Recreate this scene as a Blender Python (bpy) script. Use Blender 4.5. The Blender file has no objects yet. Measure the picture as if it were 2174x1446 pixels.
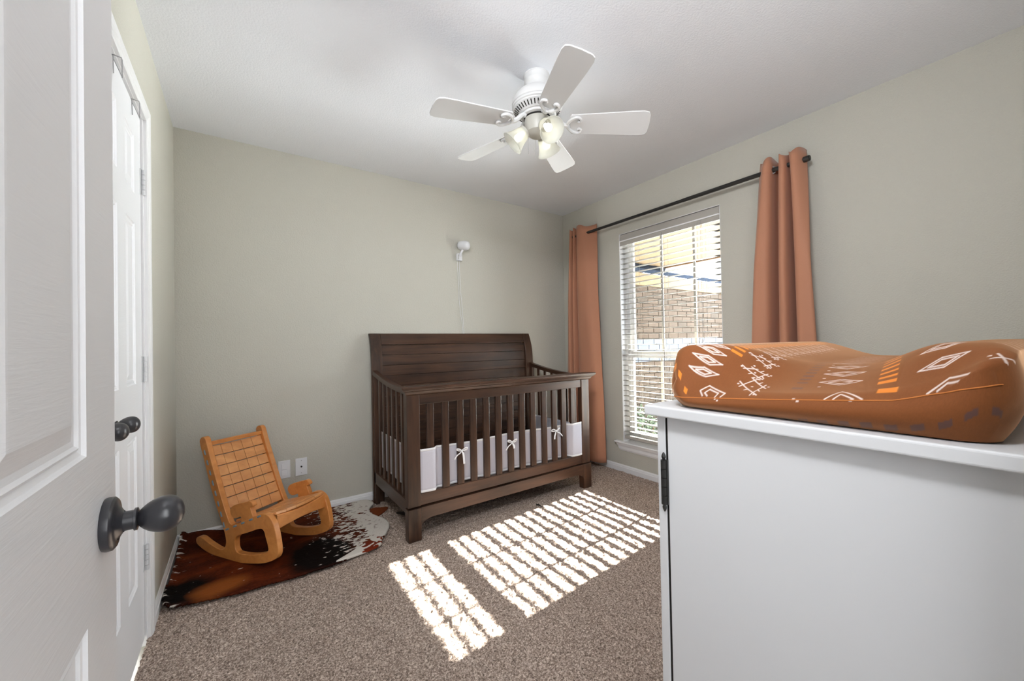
import bpy, bmesh, math, random
import numpy as np
from mathutils import Vector, Matrix

random.seed(7)
rng = np.random.default_rng(7)
SC = bpy.context.scene
COL = SC.collection
PI = math.pi

# ---------------------------------------------------------------- camera, sky, sun, lamps, exposure
F_PX, YAW, PITCH, ROLL, CAM_Z = 834.06, 0.60735, 0.01082, -0.0192, 1.123
XL, XR, YB, YF, H = -0.306, 2.752, 3.003, -0.06, 2.44
cam = bpy.data.cameras.new('camera')
cam_ob = bpy.data.objects.new('camera', cam)
COL.objects.link(cam_ob)
cam.sensor_width = 36.0
cam.sensor_fit = 'HORIZONTAL'
cam.lens = F_PX / 2174 * 36.0
cam.clip_start = 0.02
_F = Vector((math.sin(YAW) * math.cos(PITCH), math.cos(YAW) * math.cos(PITCH), math.sin(PITCH)))
_R = Vector((math.cos(YAW), -math.sin(YAW), 0))
_U = _R.cross(_F)
_R2 = _R * math.cos(ROLL) + _U * math.sin(ROLL)
_U2 = -_R * math.sin(ROLL) + _U * math.cos(ROLL)
M = Matrix((_R2, _U2, -_F)).transposed().to_4x4()
M.translation = (0, 0, CAM_Z)
cam_ob.matrix_world = M
SC.camera = cam_ob

SC.view_settings.view_transform = 'Standard'
SC.view_settings.look = 'None'
SC.view_settings.gamma = 1.0
SC.view_settings.use_curve_mapping = False
SC.view_settings.exposure = 0.0
SC.cycles.use_denoising = True
SC.cycles.max_bounces = 10
SC.cycles.diffuse_bounces = 6
SC.cycles.transparent_max_bounces = 12
SC.cycles.sample_clamp_indirect = 6.0
SC.cycles.caustics_reflective = False
SC.cycles.caustics_refractive = False

w = bpy.data.worlds.new('sky')
SC.world = w
w.use_nodes = True
bg = w.node_tree.nodes['Background']
bg.inputs[0].default_value = (0.88, 0.93, 1.0, 1)
bg.inputs[1].default_value = 20.0

def lamp(name, kind, loc, aim, energy, color=(1, 1, 1), size=0.5, size_y=None, angle=None):
    l = bpy.data.lights.new(name, kind)
    l.energy = energy
    l.color = color
    if kind == 'AREA':
        l.size = size
        if size_y:
            l.shape = 'RECTANGLE'
            l.size_y = size_y
    elif kind == 'SUN':
        l.angle = angle or 0.009
    else:
        l.shadow_soft_size = size
    o = bpy.data.objects.new(name, l)
    COL.objects.link(o)
    o.location = loc
    d = Vector(aim) - Vector(loc)
    o.rotation_euler = d.to_track_quat('-Z', 'Y').to_euler()
    return o

lamp('sun', 'SUN', (8, 2.5, 5), (8 - 1, 2.5 - 0.0745, 5 - 0.53), 135.0, (1.0, 0.95, 0.89), angle=0.010)
lamp('hall_fill', 'AREA', (0.20, -0.85, 1.35), (0.55, 1.2, 1.05), 19.0, (0.95, 0.97, 1.0), 0.7, 1.3)  # added fill behind the camera, no lamp is known in the hall
# fill light added high in the corner behind the open door
fb = lamp('corner_fill', 'AREA', (-0.20, 0.22, 2.26), (2.75, 2.0, 0.95), 22.0, (0.95, 0.97, 1.0), 0.5, 0.3)
fb.data.spread = math.radians(125)
# extra fill light added beside the dresser, aimed up at the ceiling
lamp('ceiling_fill', 'AREA', (1.15, 0.05, 1.30), (1.35, 0.9, 2.44), 8.5, (0.95, 0.97, 1.0), 0.8, 0.3)
# area light added outside in place of daylight bounced off sunlit paving
gb = lamp('bounce_fill', 'AREA', (6.6, 1.55, -0.10), (1.6, 1.80, 2.44), 250.0, (0.97, 0.985, 1.0), 2.2, 3.0)
gb.data.spread = math.radians(48)
po = lamp('window_portal', 'AREA', (2.80, 1.842, 1.16), (1.0, 1.842, 1.16), 1.0, (1, 1, 1), 1.80, 0.88)
po.rotation_euler = (0, PI / 2, 0)
po.data.cycles.is_portal = True

# ---------------------------------------------------------------- helpers
def lin(r, g, b):
    f = lambda c: (c / 255 / 12.92) if c / 255 <= 0.04045 else ((c / 255 + 0.055) / 1.055) ** 2.4
    return (f(r), f(g), f(b), 1)

class MB:
    def __init__(self):
        self.v = []
        self.f = []
    def add(self, vs, fs):
        n = len(self.v)
        self.v += [tuple(p) for p in vs]
        self.f += [tuple(i + n for i in f) for f in fs]
        return self
    def box(self, a, b):
        x0, y0, z0 = a
        x1, y1, z1 = b
        if x0 > x1: x0, x1 = x1, x0
        if y0 > y1: y0, y1 = y1, y0
        if z0 > z1: z0, z1 = z1, z0
        vs = [(x0, y0, z0), (x1, y0, z0), (x1, y1, z0), (x0, y1, z0), (x0, y0, z1), (x1, y0, z1), (x1, y1, z1), (x0, y1, z1)]
        return self.add(vs, [(3, 2, 1, 0), (4, 5, 6, 7), (0, 1, 5, 4), (1, 2, 6, 5), (2, 3, 7, 6), (3, 0, 4, 7)])
    def tube(self, path, r, n=8, caps=True):
        P = [Vector(p) for p in path]
        rs = r if isinstance(r, (list, tuple)) else [r] * len(P)
        vs, fs = [], []
        t0 = (P[1] - P[0]).normalized()
        up = Vector((0, 0, 1)) if abs(t0.z) < 0.9 else Vector((1, 0, 0))
        u = t0.cross(up).normalized()
        for i, p in enumerate(P):
            t = (P[min(i + 1, len(P) - 1)] - P[max(i - 1, 0)]).normalized()
            u = (u - t * u.dot(t)).normalized()
            b = t.cross(u)
            for k in range(n):
                a = 2 * PI * k / n
                vs.append(p + (u * math.cos(a) + b * math.sin(a)) * rs[i])
        for i in range(len(P) - 1):
            for k in range(n):
                k2 = (k + 1) % n
                fs.append((i * n + k, i * n + k2, (i + 1) * n + k2, (i + 1) * n + k))
        if caps:
            fs.append(tuple(range(n - 1, -1, -1)))
            m = (len(P) - 1) * n
            fs.append(tuple(m + k for k in range(n)))
        return self.add(vs, fs)
    def lathe(self, prof, mat, n=32, a0=0, a1=2 * PI):
        """prof: (r, h) along local z; mat: Matrix to world"""
        full = abs(a1 - a0 - 2 * PI) < 1e-6
        m = n if full else n + 1
        vs, fs = [], []
        for r, h in prof:
            for k in range(m):
                a = a0 + (a1 - a0) * k / n
                vs.append(mat @ Vector((r * math.cos(a), r * math.sin(a), h)))
        for i in range(len(prof) - 1):
            for k in range(n):
                k2 = (k + 1) % m
                fs.append((i * m + k, i * m + k2, (i + 1) * m + k2, (i + 1) * m + k))
        return self.add(vs, fs)
    def prism(self, outer, fn, t0, t1, holes=()):
        """extrude polygon of 2-D points, with at most one hole; fn(p, q, t) -> world"""
        area = lambda l: sum(l[i][0] * l[(i + 1) % len(l)][1] - l[(i + 1) % len(l)][0] * l[i][1] for i in range(len(l)))
        loops = [list(outer)] + [list(h) for h in holes]
        loops = [l if area(l) > 0 else l[::-1] for l in loops]
        flat = [p for l in loops for p in l]
        n = len(flat)
        no = len(loops[0])
        if len(loops) == 1:
            caps = [list(range(n))]
        else:
            hl_ = loops[1]
            m = len(hl_)
            ja = min(range(m), key=lambda k: hl_[k][0])
            jb = max(range(m), key=lambda k: hl_[k][0])
            near = lambda p: min(range(no), key=lambda k: (flat[k][0] - p[0]) ** 2 + (flat[k][1] - p[1]) ** 2)
            ia, ib = near(hl_[ja]), near(hl_[jb])
            walk = lambda a, b, c: [(a + k) % c for k in range(((b - a) % c) + 1)]
            back = lambda a, b, c: [(a - k) % c for k in range(((a - b) % c) + 1)]
            caps = [walk(ia, ib, no) + [no + k for k in back(jb, ja, m)], walk(ib, ia, no) + [no + k for k in back(ja, jb, m)]]
        vs = [fn(p[0], p[1], t0) for p in flat] + [fn(p[0], p[1], t1) for p in flat]
        fs = []
        for c in caps:
            fs.append(tuple(reversed(c)))
            fs.append(tuple(k + n for k in c))
        o = 0
        for l in loops:
            m = len(l)
            for i in range(m):
                j = (i + 1) % m
                fs.append((o + i, o + j, o + j + n, o + i + n))
            o += m
        return self.add(vs, fs)
    def grid(self, P):
        """P[i][j] -> points"""
        n, m = len(P), len(P[0])
        vs = [p for r in P for p in r]
        fs = [(i * m + j, i * m + j + 1, (i + 1) * m + j + 1, (i + 1) * m + j) for i in range(n - 1) for j in range(m - 1)]
        return self.add(vs, fs)
    def mesh(self, name, off=(0, 0, 0)):
        me = bpy.data.meshes.new(name)
        ox, oy, oz = off
        me.from_pydata([(p[0] - ox, p[1] - oy, p[2] - oz) for p in self.v], [], self.f)
        bm = bmesh.new()
        bm.from_mesh(me)
        bmesh.ops.recalc_face_normals(bm, faces=bm.faces)
        bm.to_mesh(me)
        bm.free()
        return me
    def build(self, name, mat, parent=None, smooth=False, bevel=0, segs=2, solid=0, subd=0, angle=40, nofix=False):
        off = wloc(parent)
        me = self.mesh(name, off)
        return link(name, me, mat, parent, smooth, bevel, segs, solid, subd, angle)

def wloc(o):
    p = Vector((0, 0, 0))
    while o is not None:
        p += o.location
        o = o.parent
    return p

def link(name, me, mat, parent=None, smooth=False, bevel=0, segs=2, solid=0, subd=0, angle=40):
    if mat is not None and not me.materials:
        me.materials.append(mat)
    if smooth:
        me.polygons.foreach_set('use_smooth', [True] * len(me.polygons))
        try:
            me.set_sharp_from_angle(angle=math.radians(angle))
        except Exception:
            pass
    o = bpy.data.objects.new(name, me)
    COL.objects.link(o)
    if parent is not None:
        o.parent = parent
    if solid:
        s = o.modifiers.new('solid', 'SOLIDIFY')
        s.thickness = solid
        s.offset = 0
    if bevel:
        b = o.modifiers.new('bevel', 'BEVEL')
        b.width = bevel
        b.segments = segs
        b.limit_method = 'ANGLE'
        b.angle_limit = math.radians(35)
    if subd:
        s = o.modifiers.new('sub', 'SUBSURF')
        s.levels = subd
        s.render_levels = subd
    return o

def thing(name, label, cat, loc, group=None):
    o = bpy.data.objects.new(name, None)
    COL.objects.link(o)
    o.location = loc
    o.empty_display_size = 0.05
    return tag(o, label, cat, group)

def tag(o, label=None, cat=None, group=None, kind=None):
    if label: o['label'] = label
    if cat: o['category'] = cat
    if group: o['group'] = group
    if kind: o['kind'] = kind
    return o

def struct(o):
    o['kind'] = 'structure'
    return o

def copy_ob(o, parent, loc=None):
    c = o.copy()
    COL.objects.link(c)
    c.parent = parent
    if loc is not None:
        c.location = loc
    return c

def crom(pts, k=6, closed=True):
    """Catmull-Rom resample"""
    n = len(pts)
    out = []
    rngi = range(n) if closed else range(n - 1)
    g = lambda i: pts[i % n] if closed else pts[max(0, min(n - 1, i))]
    for i in rngi:
        p0, p1, p2, p3 = [np.array(g(i + j), float) for j in (-1, 0, 1, 2)]
        for s in range(k):
            t = s / k
            out.append(tuple(0.5 * (2 * p1 + (p2 - p0) * t + (2 * p0 - 5 * p1 + 4 * p2 - p3) * t * t + (3 * p1 - p0 - 3 * p2 + p3) * t ** 3)))
    if not closed:
        out.append(tuple(pts[-1]))
    return out

# ---------------------------------------------------------------- materials
class NT:
    def __init__(self, name):
        self.m = bpy.data.materials.new(name)
        self.m.use_nodes = True
        self.t = self.m.node_tree
        self.b = self.t.nodes['Principled BSDF']
        self.out = self.t.nodes['Material Output']
        self._c = None
    def n(self, typ, **kw):
        x = self.t.nodes.new(typ)
        for k, v in kw.items():
            if isinstance(k, str) and k.startswith('i_'):
                x.inputs[k[2:].replace('_', ' ')].default_value = v
            else:
                setattr(x, k, v)
        return x
    def l(self, a, b):
        self.t.links.new(a, b)
    def coord(self, scale=(1, 1, 1), rot=(0, 0, 0), loc=(0, 0, 0)):
        if self._c is None:
            self._c = self.n('ShaderNodeTexCoord')
        mp = self.n('ShaderNodeMapping')
        mp.inputs['Scale'].default_value = scale
        mp.inputs['Rotation'].default_value = rot
        mp.inputs['Location'].default_value = loc
        self.l(self._c.outputs['Object'], mp.inputs['Vector'])
        return mp.outputs[0]
    def noise(self, vec, scale, detail=3, rough=0.5, dist=0.0):
        x = self.n('ShaderNodeTexNoise')
        x.inputs['Scale'].default_value = scale
        x.inputs['Detail'].default_value = detail
        x.inputs['Roughness'].default_value = rough
        x.inputs['Distortion'].default_value = dist
        self.l(vec, x.inputs['Vector'])
        return x.outputs[0]
    def ramp(self, fac, stops, mode='LINEAR'):
        r = self.n('ShaderNodeValToRGB')
        r.color_ramp.interpolation = mode
        e = r.color_ramp.elements
        while len(e) < len(stops):
            e.new(0.5)
        for i, (p, c) in enumerate(stops):
            e[i].position = p
            e[i].color = c if len(c) == 4 else (*c, 1)
        self.l(fac, r.inputs[0])
        return r.outputs[0]
    def mix(self, fac, a, b, mode='MIX'):
        x = self.n('ShaderNodeMix', data_type='RGBA', blend_type=mode)
        for s, v in ((0, fac), (6, a), (7, b)):
            if isinstance(v, (int, float)):
                x.inputs[s].default_value = v
            elif isinstance(v, (tuple, list)):
                x.inputs[s].default_value = v
            else:
                self.l(v, x.inputs[s])
        return x.outputs[2]
    def math(self, op, a, b=None, c=None):
        x = self.n('ShaderNodeMath', operation=op)
        for i, v in enumerate((a, b, c)):
            if v is None: continue
            if isinstance(v, (int, float)):
                x.inputs[i].default_value = v
            else:
                self.l(v, x.inputs[i])
        return x.outputs[0]
    def sep(self, vec):
        x = self.n('ShaderNodeSeparateXYZ')
        self.l(vec, x.inputs[0])
        return x.outputs
    def bump(self, h, strength=0.3, dist=0.002):
        x = self.n('ShaderNodeBump')
        x.inputs['Strength'].default_value = strength
        x.inputs['Distance'].default_value = dist
        self.l(h, x.inputs['Height'])
        self.l(x.outputs[0], self.b.inputs['Normal'])
    def set(self, color=None, rough=0.5, metal=0.0, spec=0.5):
        if color is not None:
            if isinstance(color, (tuple, list)):
                self.b.inputs['Base Color'].default_value = color
            else:
                self.l(color, self.b.inputs['Base Color'])
        self.b.inputs['Roughness'].default_value = rough
        self.b.inputs['Metallic'].default_value = metal
        self.b.inputs['Specular IOR Level'].default_value = spec
        return self.m

def paint(name, rgb, rough=0.6, spec=0.3, bscale=0, bstr=0.2, bdist=0.002, var=0.03):
    t = NT(name)
    c = lin(*rgb)
    v = t.coord()
    nz = t.noise(v, 3.0, 2)
    lo = tuple(x * (1 - var) for x in c[:3]) + (1,)
    hi = tuple(min(1, x * (1 + var)) for x in c[:3]) + (1,)
    t.set(t.ramp(nz, [(0.3, lo), (0.7, hi)]), rough, 0, spec)
    if bscale:
        t.bump(t.noise(v, bscale, 2, 0.5), bstr, bdist)
    return t.m

def wood(name, dark, light, axis, rough=0.36, scale=14, spec=0.4, bump=0.05, stretch=14):
    t = NT(name)
    s = [stretch, stretch, stretch]
    s[axis] = 1.0
    v = t.coord(tuple(x * scale / 14 for x in s))
    n1 = t.noise(v, 2.2, 5, 0.6, 0.6)
    n2 = t.noise(t.coord((2, 2, 2)), 2.0, 2)
    f = t.math('ADD', t.math('MULTIPLY', n1, 0.75), t.math('MULTIPLY', n2, 0.3))
    t.set(t.ramp(f, [(0.3, lin(*dark)), (0.75, lin(*light))]), rough, 0, spec)
    t.bump(n1, bump, 0.002)
    return t.m

MT = {}
MT['wall'] = paint('sage wall paint', (190, 188, 178), 0.75, 0.2, 150, 0.6, 0.004, 0.01)
MT['ceil'] = paint('white ceiling texture', (238, 240, 245), 0.85, 0.1, 130, 0.45, 0.003, 0.01)
MT['white'] = paint('white trim paint', (232, 232, 233), 0.35, 0.4, 0, var=0.006)
MT['door'] = None
MT['dresser'] = paint('grey white furniture paint', (214, 215, 217), 0.45, 0.35, 0, var=0.006)
MT['vinyl'] = paint('white vinyl', (238, 238, 238), 0.4, 0.4, 0, var=0.005)
MT['muntin'] = paint('white muntin with backlit shade', (176, 172, 164), 0.5, 0.3)  # backlit shade of the white bars is put into this grey
MT['slat'] = paint('white blind slat', (172, 168, 161), 0.4, 0.3, 0, var=0.005)
MT['fanwhite'] = paint('white fan enamel', (208, 208, 208), 0.4, 0.4, 0, var=0.006)
MT['fangrey'] = paint('satin nickel grey', (170, 168, 160), 0.4, 0.5, 0, var=0.02)
MT['black'] = paint('black metal', (30, 29, 28), 0.4, 0.5, 0, var=0.05)
MT['bronze'] = paint('dark bronze', (46, 46, 50), 0.3, 0.6, 0, var=0.15)
MT['hinge'] = paint('painted hinge', (205, 206, 208), 0.35, 0.5, 0, var=0.01)
MT['dark'] = paint('dark gap', (40, 38, 36), 0.8, 0.1)
MT['steel'] = paint('brushed steel wire', (150, 150, 150), 0.3, 0.6)
MT['plastic'] = paint('white plastic', (226, 227, 230), 0.35, 0.5, 0, var=0.005)
MT['tan'] = paint('tan painted board', (98, 84, 66), 0.8, 0.1)
MT['fascia'] = paint('brown fascia board', (78, 58, 40), 0.8, 0.1)
MT['roof'] = None
MT['concrete'] = paint('pale concrete', (205, 200, 192), 0.9, 0.1, 60, 0.3)

def door_mat():
    t = NT('white door paint with faint grain')
    v = t.coord((60, 4, 60))
    n = t.noise(v, 3, 4, 0.6, 0.4)
    t.set(lin(238, 239, 242), 0.4, 0, 0.4)
    t.bump(n, 0.3, 0.0015)
    return t.m
MT['door'] = door_mat()

DK, LT = (26, 17, 12), (82, 56, 41)
MT['wx'] = wood('espresso wood along x', DK, LT, 0)
MT['wy'] = wood('espresso wood along y', DK, LT, 1)
MT['wz'] = wood('espresso wood upright', DK, LT, 2)
PD, PLT = (184, 114, 54), (218, 150, 84)
MT['px'] = wood('honey pine', PD, PLT, 0, 0.35, 20, 0.5, 0.04, 8)
MT['pblk'] = wood('honey pine block', (190, 126, 70), (230, 170, 112), 0, 0.3, 16, 0.5, 0.05, 7)

def carpet_mat():
    t = NT('speckled taupe carpet')
    v = t.coord()
    n1 = t.noise(v, 150, 2, 0.6)
    n2 = t.noise(v, 420, 1, 0.5)
    n3 = t.noise(v, 2.2, 2)
    f = t.math('ADD', t.math('MULTIPLY', n1, 0.65), t.math('MULTIPLY', n2, 0.4))
    c = t.ramp(f, [(0.36, lin(70, 59, 52)), (0.52, lin(162, 143, 131)), (0.68, lin(238, 222, 209))])
    t.set(t.mix(t.math('MULTIPLY', n3, 0.25), c, lin(142, 128, 118)), 0.95, 0, 0.05)
    t.bump(n2, 0.6, 0.004)
    return t.m
MT['carpet'] = carpet_mat()

def cloth(name, rgb, scale=900, rough=0.8, sheen=0.2, bstr=0.08, transl=0.0):
    t = NT(name)
    v = t.coord()
    n = t.noise(v, scale, 1)
    c = lin(*rgb)
    lo = tuple(x * 0.93 for x in c[:3]) + (1,)
    t.set(t.ramp(n, [(0.35, lo), (0.65, c)]), rough, 0, 0.15)
    t.b.inputs['Sheen Weight'].default_value = sheen
    t.bump(n, bstr, 0.001)
    if transl:
        tr = t.n('ShaderNodeBsdfTranslucent')
        tr.inputs[0].default_value = c
        mx = t.n('ShaderNodeMixShader')
        mx.inputs[0].default_value = transl
        t.l(t.b.outputs[0], mx.inputs[1])
        t.l(tr.outputs[0], mx.inputs[2])
        t.l(mx.outputs[0], t.out.inputs[0])
    return t.m
MT['curtain'] = cloth('terracotta curtain cloth', (178, 126, 100), 700, 0.6, 0.15)
MT['liner'] = cloth('white mesh liner cloth', (226, 225, 234), 900, 0.8, 0.1, 0.1, 0.3)
MT['ribbon'] = cloth('white ribbon', (238, 238, 240), 500, 0.7, 0.2)
MT['rope'] = cloth('grey blue rope', (120, 140, 150), 400, 0.8, 0.1)

def glass_mat():
    t = NT('window glass')
    t.t.nodes.remove(t.b)
    tr = t.n('ShaderNodeBsdfTransparent')
    tr.inputs[0].default_value = (0.96, 0.98, 0.97, 1)
    gl = t.n('ShaderNodeBsdfGlossy')
    gl.inputs['Roughness'].default_value = 0.03
    fr = t.n('ShaderNodeFresnel')
    fr.inputs[0].default_value = 1.35
    mx = t.n('ShaderNodeMixShader')
    t.l(fr.outputs[0], mx.inputs[0])
    t.l(tr.outputs[0], mx.inputs[1])
    t.l(gl.outputs[0], mx.inputs[2])
    t.l(mx.outputs[0], t.out.inputs[0])
    return t.m
MT['glass'] = glass_mat()

def shade_mat():
    t = NT('frosted lamp glass')
    t.set((0.66, 0.66, 0.61, 1), 0.25, 0, 0.5)
    tr = t.n('ShaderNodeBsdfTranslucent')
    tr.inputs[0].default_value = (0.95, 0.95, 0.86, 1)
    tp = t.n('ShaderNodeBsdfTransparent')
    mx = t.n('ShaderNodeMixShader')
    mx.inputs[0].default_value = 0.45
    m2 = t.n('ShaderNodeMixShader')
    m2.inputs[0].default_value = 0.45
    t.l(t.b.outputs[0], mx.inputs[1])
    t.l(tr.outputs[0], mx.inputs[2])
    t.l(mx.outputs[0], m2.inputs[1])
    t.l(tp.outputs[0], m2.inputs[2])
    t.l(m2.outputs[0], t.out.inputs[0])
    return t.m
MT['shade'] = shade_mat()

def emit_mat(name, col, s):
    t = NT(name)
    t.b.inputs['Emission Color'].default_value = col
    t.b.inputs['Emission Strength'].default_value = s
    t.set((0.9, 0.9, 0.85, 1), 0.4)
    return t.m
MT['bulb'] = emit_mat('lit bulb', (1.0, 0.95, 0.82, 1), 3.0)

def brick_mat():
    t = NT('tan grey brick')
    v = t.coord()
    oi = t.n('ShaderNodeObjectInfo')
    base = t.ramp(oi.outputs['Random'], [(0.0, lin(56, 47, 41)), (0.5, lin(64, 55, 49)), (1.0, lin(53, 48, 44))])
    n = t.noise(v, 60, 4, 0.6)
    t.set(t.mix(0.35, base, t.ramp(n, [(0.3, lin(46, 40, 35)), (0.7, lin(70, 63, 57))])), 0.9, 0, 0.1)
    t.bump(n, 0.4, 0.004)
    return t.m
MT['brick'] = brick_mat()
MT['brickhaze'] = paint('brick tinted with glass haze', (76, 81, 92), 0.9, 0.1, 60, 0.4, 0.004, 0.06)  # bluish haze of the window glass is put into the brick colour
MT['mortar'] = paint('mortar', (60, 55, 50), 0.95, 0.05, 80, 0.3)

def roof_mat():
    t = NT('blue grey shingle')
    v = t.coord((1, 1, 1))
    n = t.noise(v, 30, 3)
    t.set(t.ramp(n, [(0.3, lin(16, 24, 36)), (0.7, lin(24, 34, 50))]), 0.9, 0, 0.1)
    return t.m
MT['roof'] = roof_mat()

# ---------------------------------------------------------------- room shell
WT = 0.13
def carpet_floor():
    st = 0.0065
    xs = np.arange(XL, XR + st, st)
    ys = np.arange(YF - 0.02, YB + st, st)
    X, Y = np.meshgrid(xs, ys, indexing='ij')
    n, m = X.shape
    Z = rng.uniform(-1, 1, (n, m))
    Zl = rng.uniform(-1, 1, (n, m))
    for _ in range(2):
        Zl = (Zl + np.roll(Zl, 1, 0) + np.roll(Zl, -1, 0) + np.roll(Zl, 1, 1) + np.roll(Zl, -1, 1)) / 5
    Z = Z * 0.0030 + Zl * 0.009 - 0.0035
    X = X + rng.uniform(-1, 1, (n, m)) * st * 0.35
    Y = Y + rng.uniform(-1, 1, (n, m)) * st * 0.35
    co = np.stack([X, Y, Z], -1).reshape(-1, 3).astype(np.float32)
    idx = np.arange(n * m).reshape(n, m)
    q = np.stack([idx[:-1, :-1], idx[1:, :-1], idx[1:, 1:], idx[:-1, 1:]], -1).reshape(-1, 4).astype(np.int32)
    me = bpy.data.meshes.new('floor')
    me.vertices.add(len(co))
    me.vertices.foreach_set('co', co.ravel())
    me.loops.add(q.size)
    me.loops.foreach_set('vertex_index', q.ravel())
    me.polygons.add(len(q))
    me.polygons.foreach_set('loop_start', np.arange(0, q.size, 4, dtype=np.int32))
    me.polygons.foreach_set('loop_total', np.full(len(q), 4, np.int32))
    me.update(calc_edges=True)
    return link('floor', me, MT['carpet'], smooth=True, angle=180)
struct(carpet_floor())
struct(MB().box((XL - 1.0, -1.5, -0.16), (XR + 0.12, YB + 0.12, -0.03)).build('floor_slab', MT['concrete']))
struct(MB().box((XL - 1.0, -1.5, H), (XR + 0.12, YB + 0.12, H + 0.1)).build('ceiling', MT['ceil']))
struct(MB().box((XL - 0.12, YB, -0.03), (XR + 0.12, YB + 0.12, H)).build('wall_back', MT['wall']))
# right wall with the window opening
WY0, WY1, WZ0, WZ1 = 1.400, 2.283, 0.245, 2.072
b = MB()
b.box((XR, -1.5, -0.03), (XR + WT, WY0, H)).box((XR, WY1, -0.03), (XR + WT, YB + 0.12, H))
b.box((XR, WY0, -0.03), (XR + WT, WY1, WZ0)).box((XR, WY0, WZ1), (XR + WT, WY1, H))
struct(b.build('wall_right', MT['wall']))
# left wall with the closet opening
CY0, CY1, CZ = 0.80, 2.095, 2.045
b = MB()
b.box((XL - 0.12, -0.18, -0.03), (XL, CY0, H)).box((XL - 0.12, CY1, -0.03), (XL, YB, H)).box((XL - 0.12, CY0, CZ), (XL, CY1, H))
struct(b.build('wall_left', MT['wall']))
struct(MB().box((XL - 0.7, CY0 - 0.1, -0.03), (XL - 0.66, CY1 + 0.1, H)).build('wall_closet', MT['wall']))
# front wall with the doorway the camera stands in
b = MB()
b.box((XL, YF - 0.12, -0.03), (-0.185, YF, H)).box((0.66, YF - 0.12, -0.03), (XR, YF, H)).box((-0.185, YF - 0.12, 2.06), (0.66, YF, H))
struct(b.build('wall_front', MT['wall']))
b = MB()
b.box((XL - 1.0, -1.5, -0.03), (XR, -1.44, H)).box((XL - 1.0, -1.44, -0.03), (XL - 0.94, -0.18, H)).box((XL - 0.94, -0.2, -0.03), (XL - 0.12, -0.18, H))
struct(b.build('wall_hall', MT['wall']))

def baseboard(name, p0, p1, nx, ny):
    """profile extruded from p0 to p1, (nx, ny) = direction into the room"""
    prof = [(0, -0.02), (0.014, -0.02), (0.014, 0.034), (0.010, 0.039), (0.010, 0.046), (0.004, 0.056), (0, 0.056)]
    (x0, y0), (x1, y1) = p0, p1
    b = MB()
    def fn(p, q, t):
        x, y = (x0, y0) if t == 0 else (x1, y1)
        return (x + nx * p, y + ny * p, q)
    b.prism(prof, fn, 0, 1)
    return struct(b.build(name, MT['white']))
baseboard('baseboard_back', (XL, YB), (XR, YB), 0, -1)
baseboard('baseboard_right', (XR, YB - 0.014), (XR, YF), -1, 0)
baseboard('baseboard_left', (XL, YB - 0.014), (XL, CY1 + 0.075), 1, 0)

# ---------------------------------------------------------------- panelled doors
def raised_panel(b, fn, u0, u1, v0, v1, d=1.0):
    """moulded panel: concentric rings; fn(u, v, depth)"""
    rings = [(0, 0.0), (0.003, -0.0035), (0.008, -0.0055), (0.012, -0.003), (0.015, -0.0058), (0.021, -0.0065), (0.040, -0.0012), (0.043, -0.001)]
    vs, fs = [], []
    for ins, dep in rings:
        for (u, v) in ((u0 + ins, v0 + ins), (u1 - ins, v0 + ins), (u1 - ins, v1 - ins), (u0 + ins, v1 - ins)):
            vs.append(fn(u, v, dep * d))
    for i in range(len(rings) - 1):
        for k in range(4):
            k2 = (k + 1) % 4
            fs.append((i * 4 + k, i * 4 + k2, i * 4 + 4 + k2, i * 4 + 4 + k))
    m = (len(rings) - 1) * 4
    fs.append((m, m + 1, m + 2, m + 3))
    b.add(vs, fs)

def panel_door(name, xf, xb, y0, y1, z0, z1, rows, stile, mull):
    """door slab in the y-z plane, front face at xf"""
    cols = [(y0 + stile, (y0 + y1) / 2 - mull / 2), ((y0 + y1) / 2 + mull / 2, y1 - stile)]
    s = 1 if xf > xb else -1
    b = MB()
    b.box((xb, y0, z0), (xf - s * 0.012, y1, z1))
    for (a, c) in ((y0, cols[0][0]), (cols[0][1], cols[1][0]), (cols[1][1], y1)):
        b.box((xf - s * 0.013, a, z0), (xf, c, z1))
    zz = [z0] + [v for r in rows for v in r] + [z1]
    for i in range(0, len(zz), 2):
        for c in cols:
            b.box((xf - s * 0.013, c[0], zz[i]), (xf, c[1], zz[i + 1]))
    o = struct(b.build(name, MT['door']))
    for r in rows:
        for c in cols:
            pb = MB()
            raised_panel(pb, lambda u, v, d: (xf + s * d, u, v), c[0], c[1], r[0], r[1])
            pb.build('panel', MT['door'], o)
    return o

def egg_knob(parent, x, y, z, s=1, k=1.0, name='knob'):
    """knob on an axis along +x"""
    Mx = Matrix.Translation((x, y, z)) @ Matrix.Rotation(PI / 2 * s, 4, 'Y')
    ros = [(0.0, 0.0), (0.0305, 0.0), (0.0315, 0.003), (0.031, 0.008), (0.028, 0.0105), (0.0235, 0.011), (0.019, 0.0125), (0.0135, 0.016), (0.0125, 0.017)]
    egg = [(0.0115, 0.016), (0.0115, 0.026), (0.0135, 0.0265), (0.0135, 0.029), (0.012, 0.0295)]
    n = 28
    for i in range(1, n + 1):
        th = PI * i / n
        r = 0.0218 * math.sin(th) * (1 - 0.20 * math.cos(th))
        h = 0.0275 + 0.047 * (1 - math.cos(th)) / 2
        if h < 0.0297: continue
        egg.append((r if i < n else 0.0, h))
    kn = MB().lathe([(r * k, h * k) for r, h in egg], Mx, 40).build(name, MT['bronze'], parent, smooth=True, angle=50)
    MB().lathe([(r * k, h * k) for r, h in ros], Mx, 40).build('rosette', MT['bronze'], kn, smooth=True, angle=35)
    return kn

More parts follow.
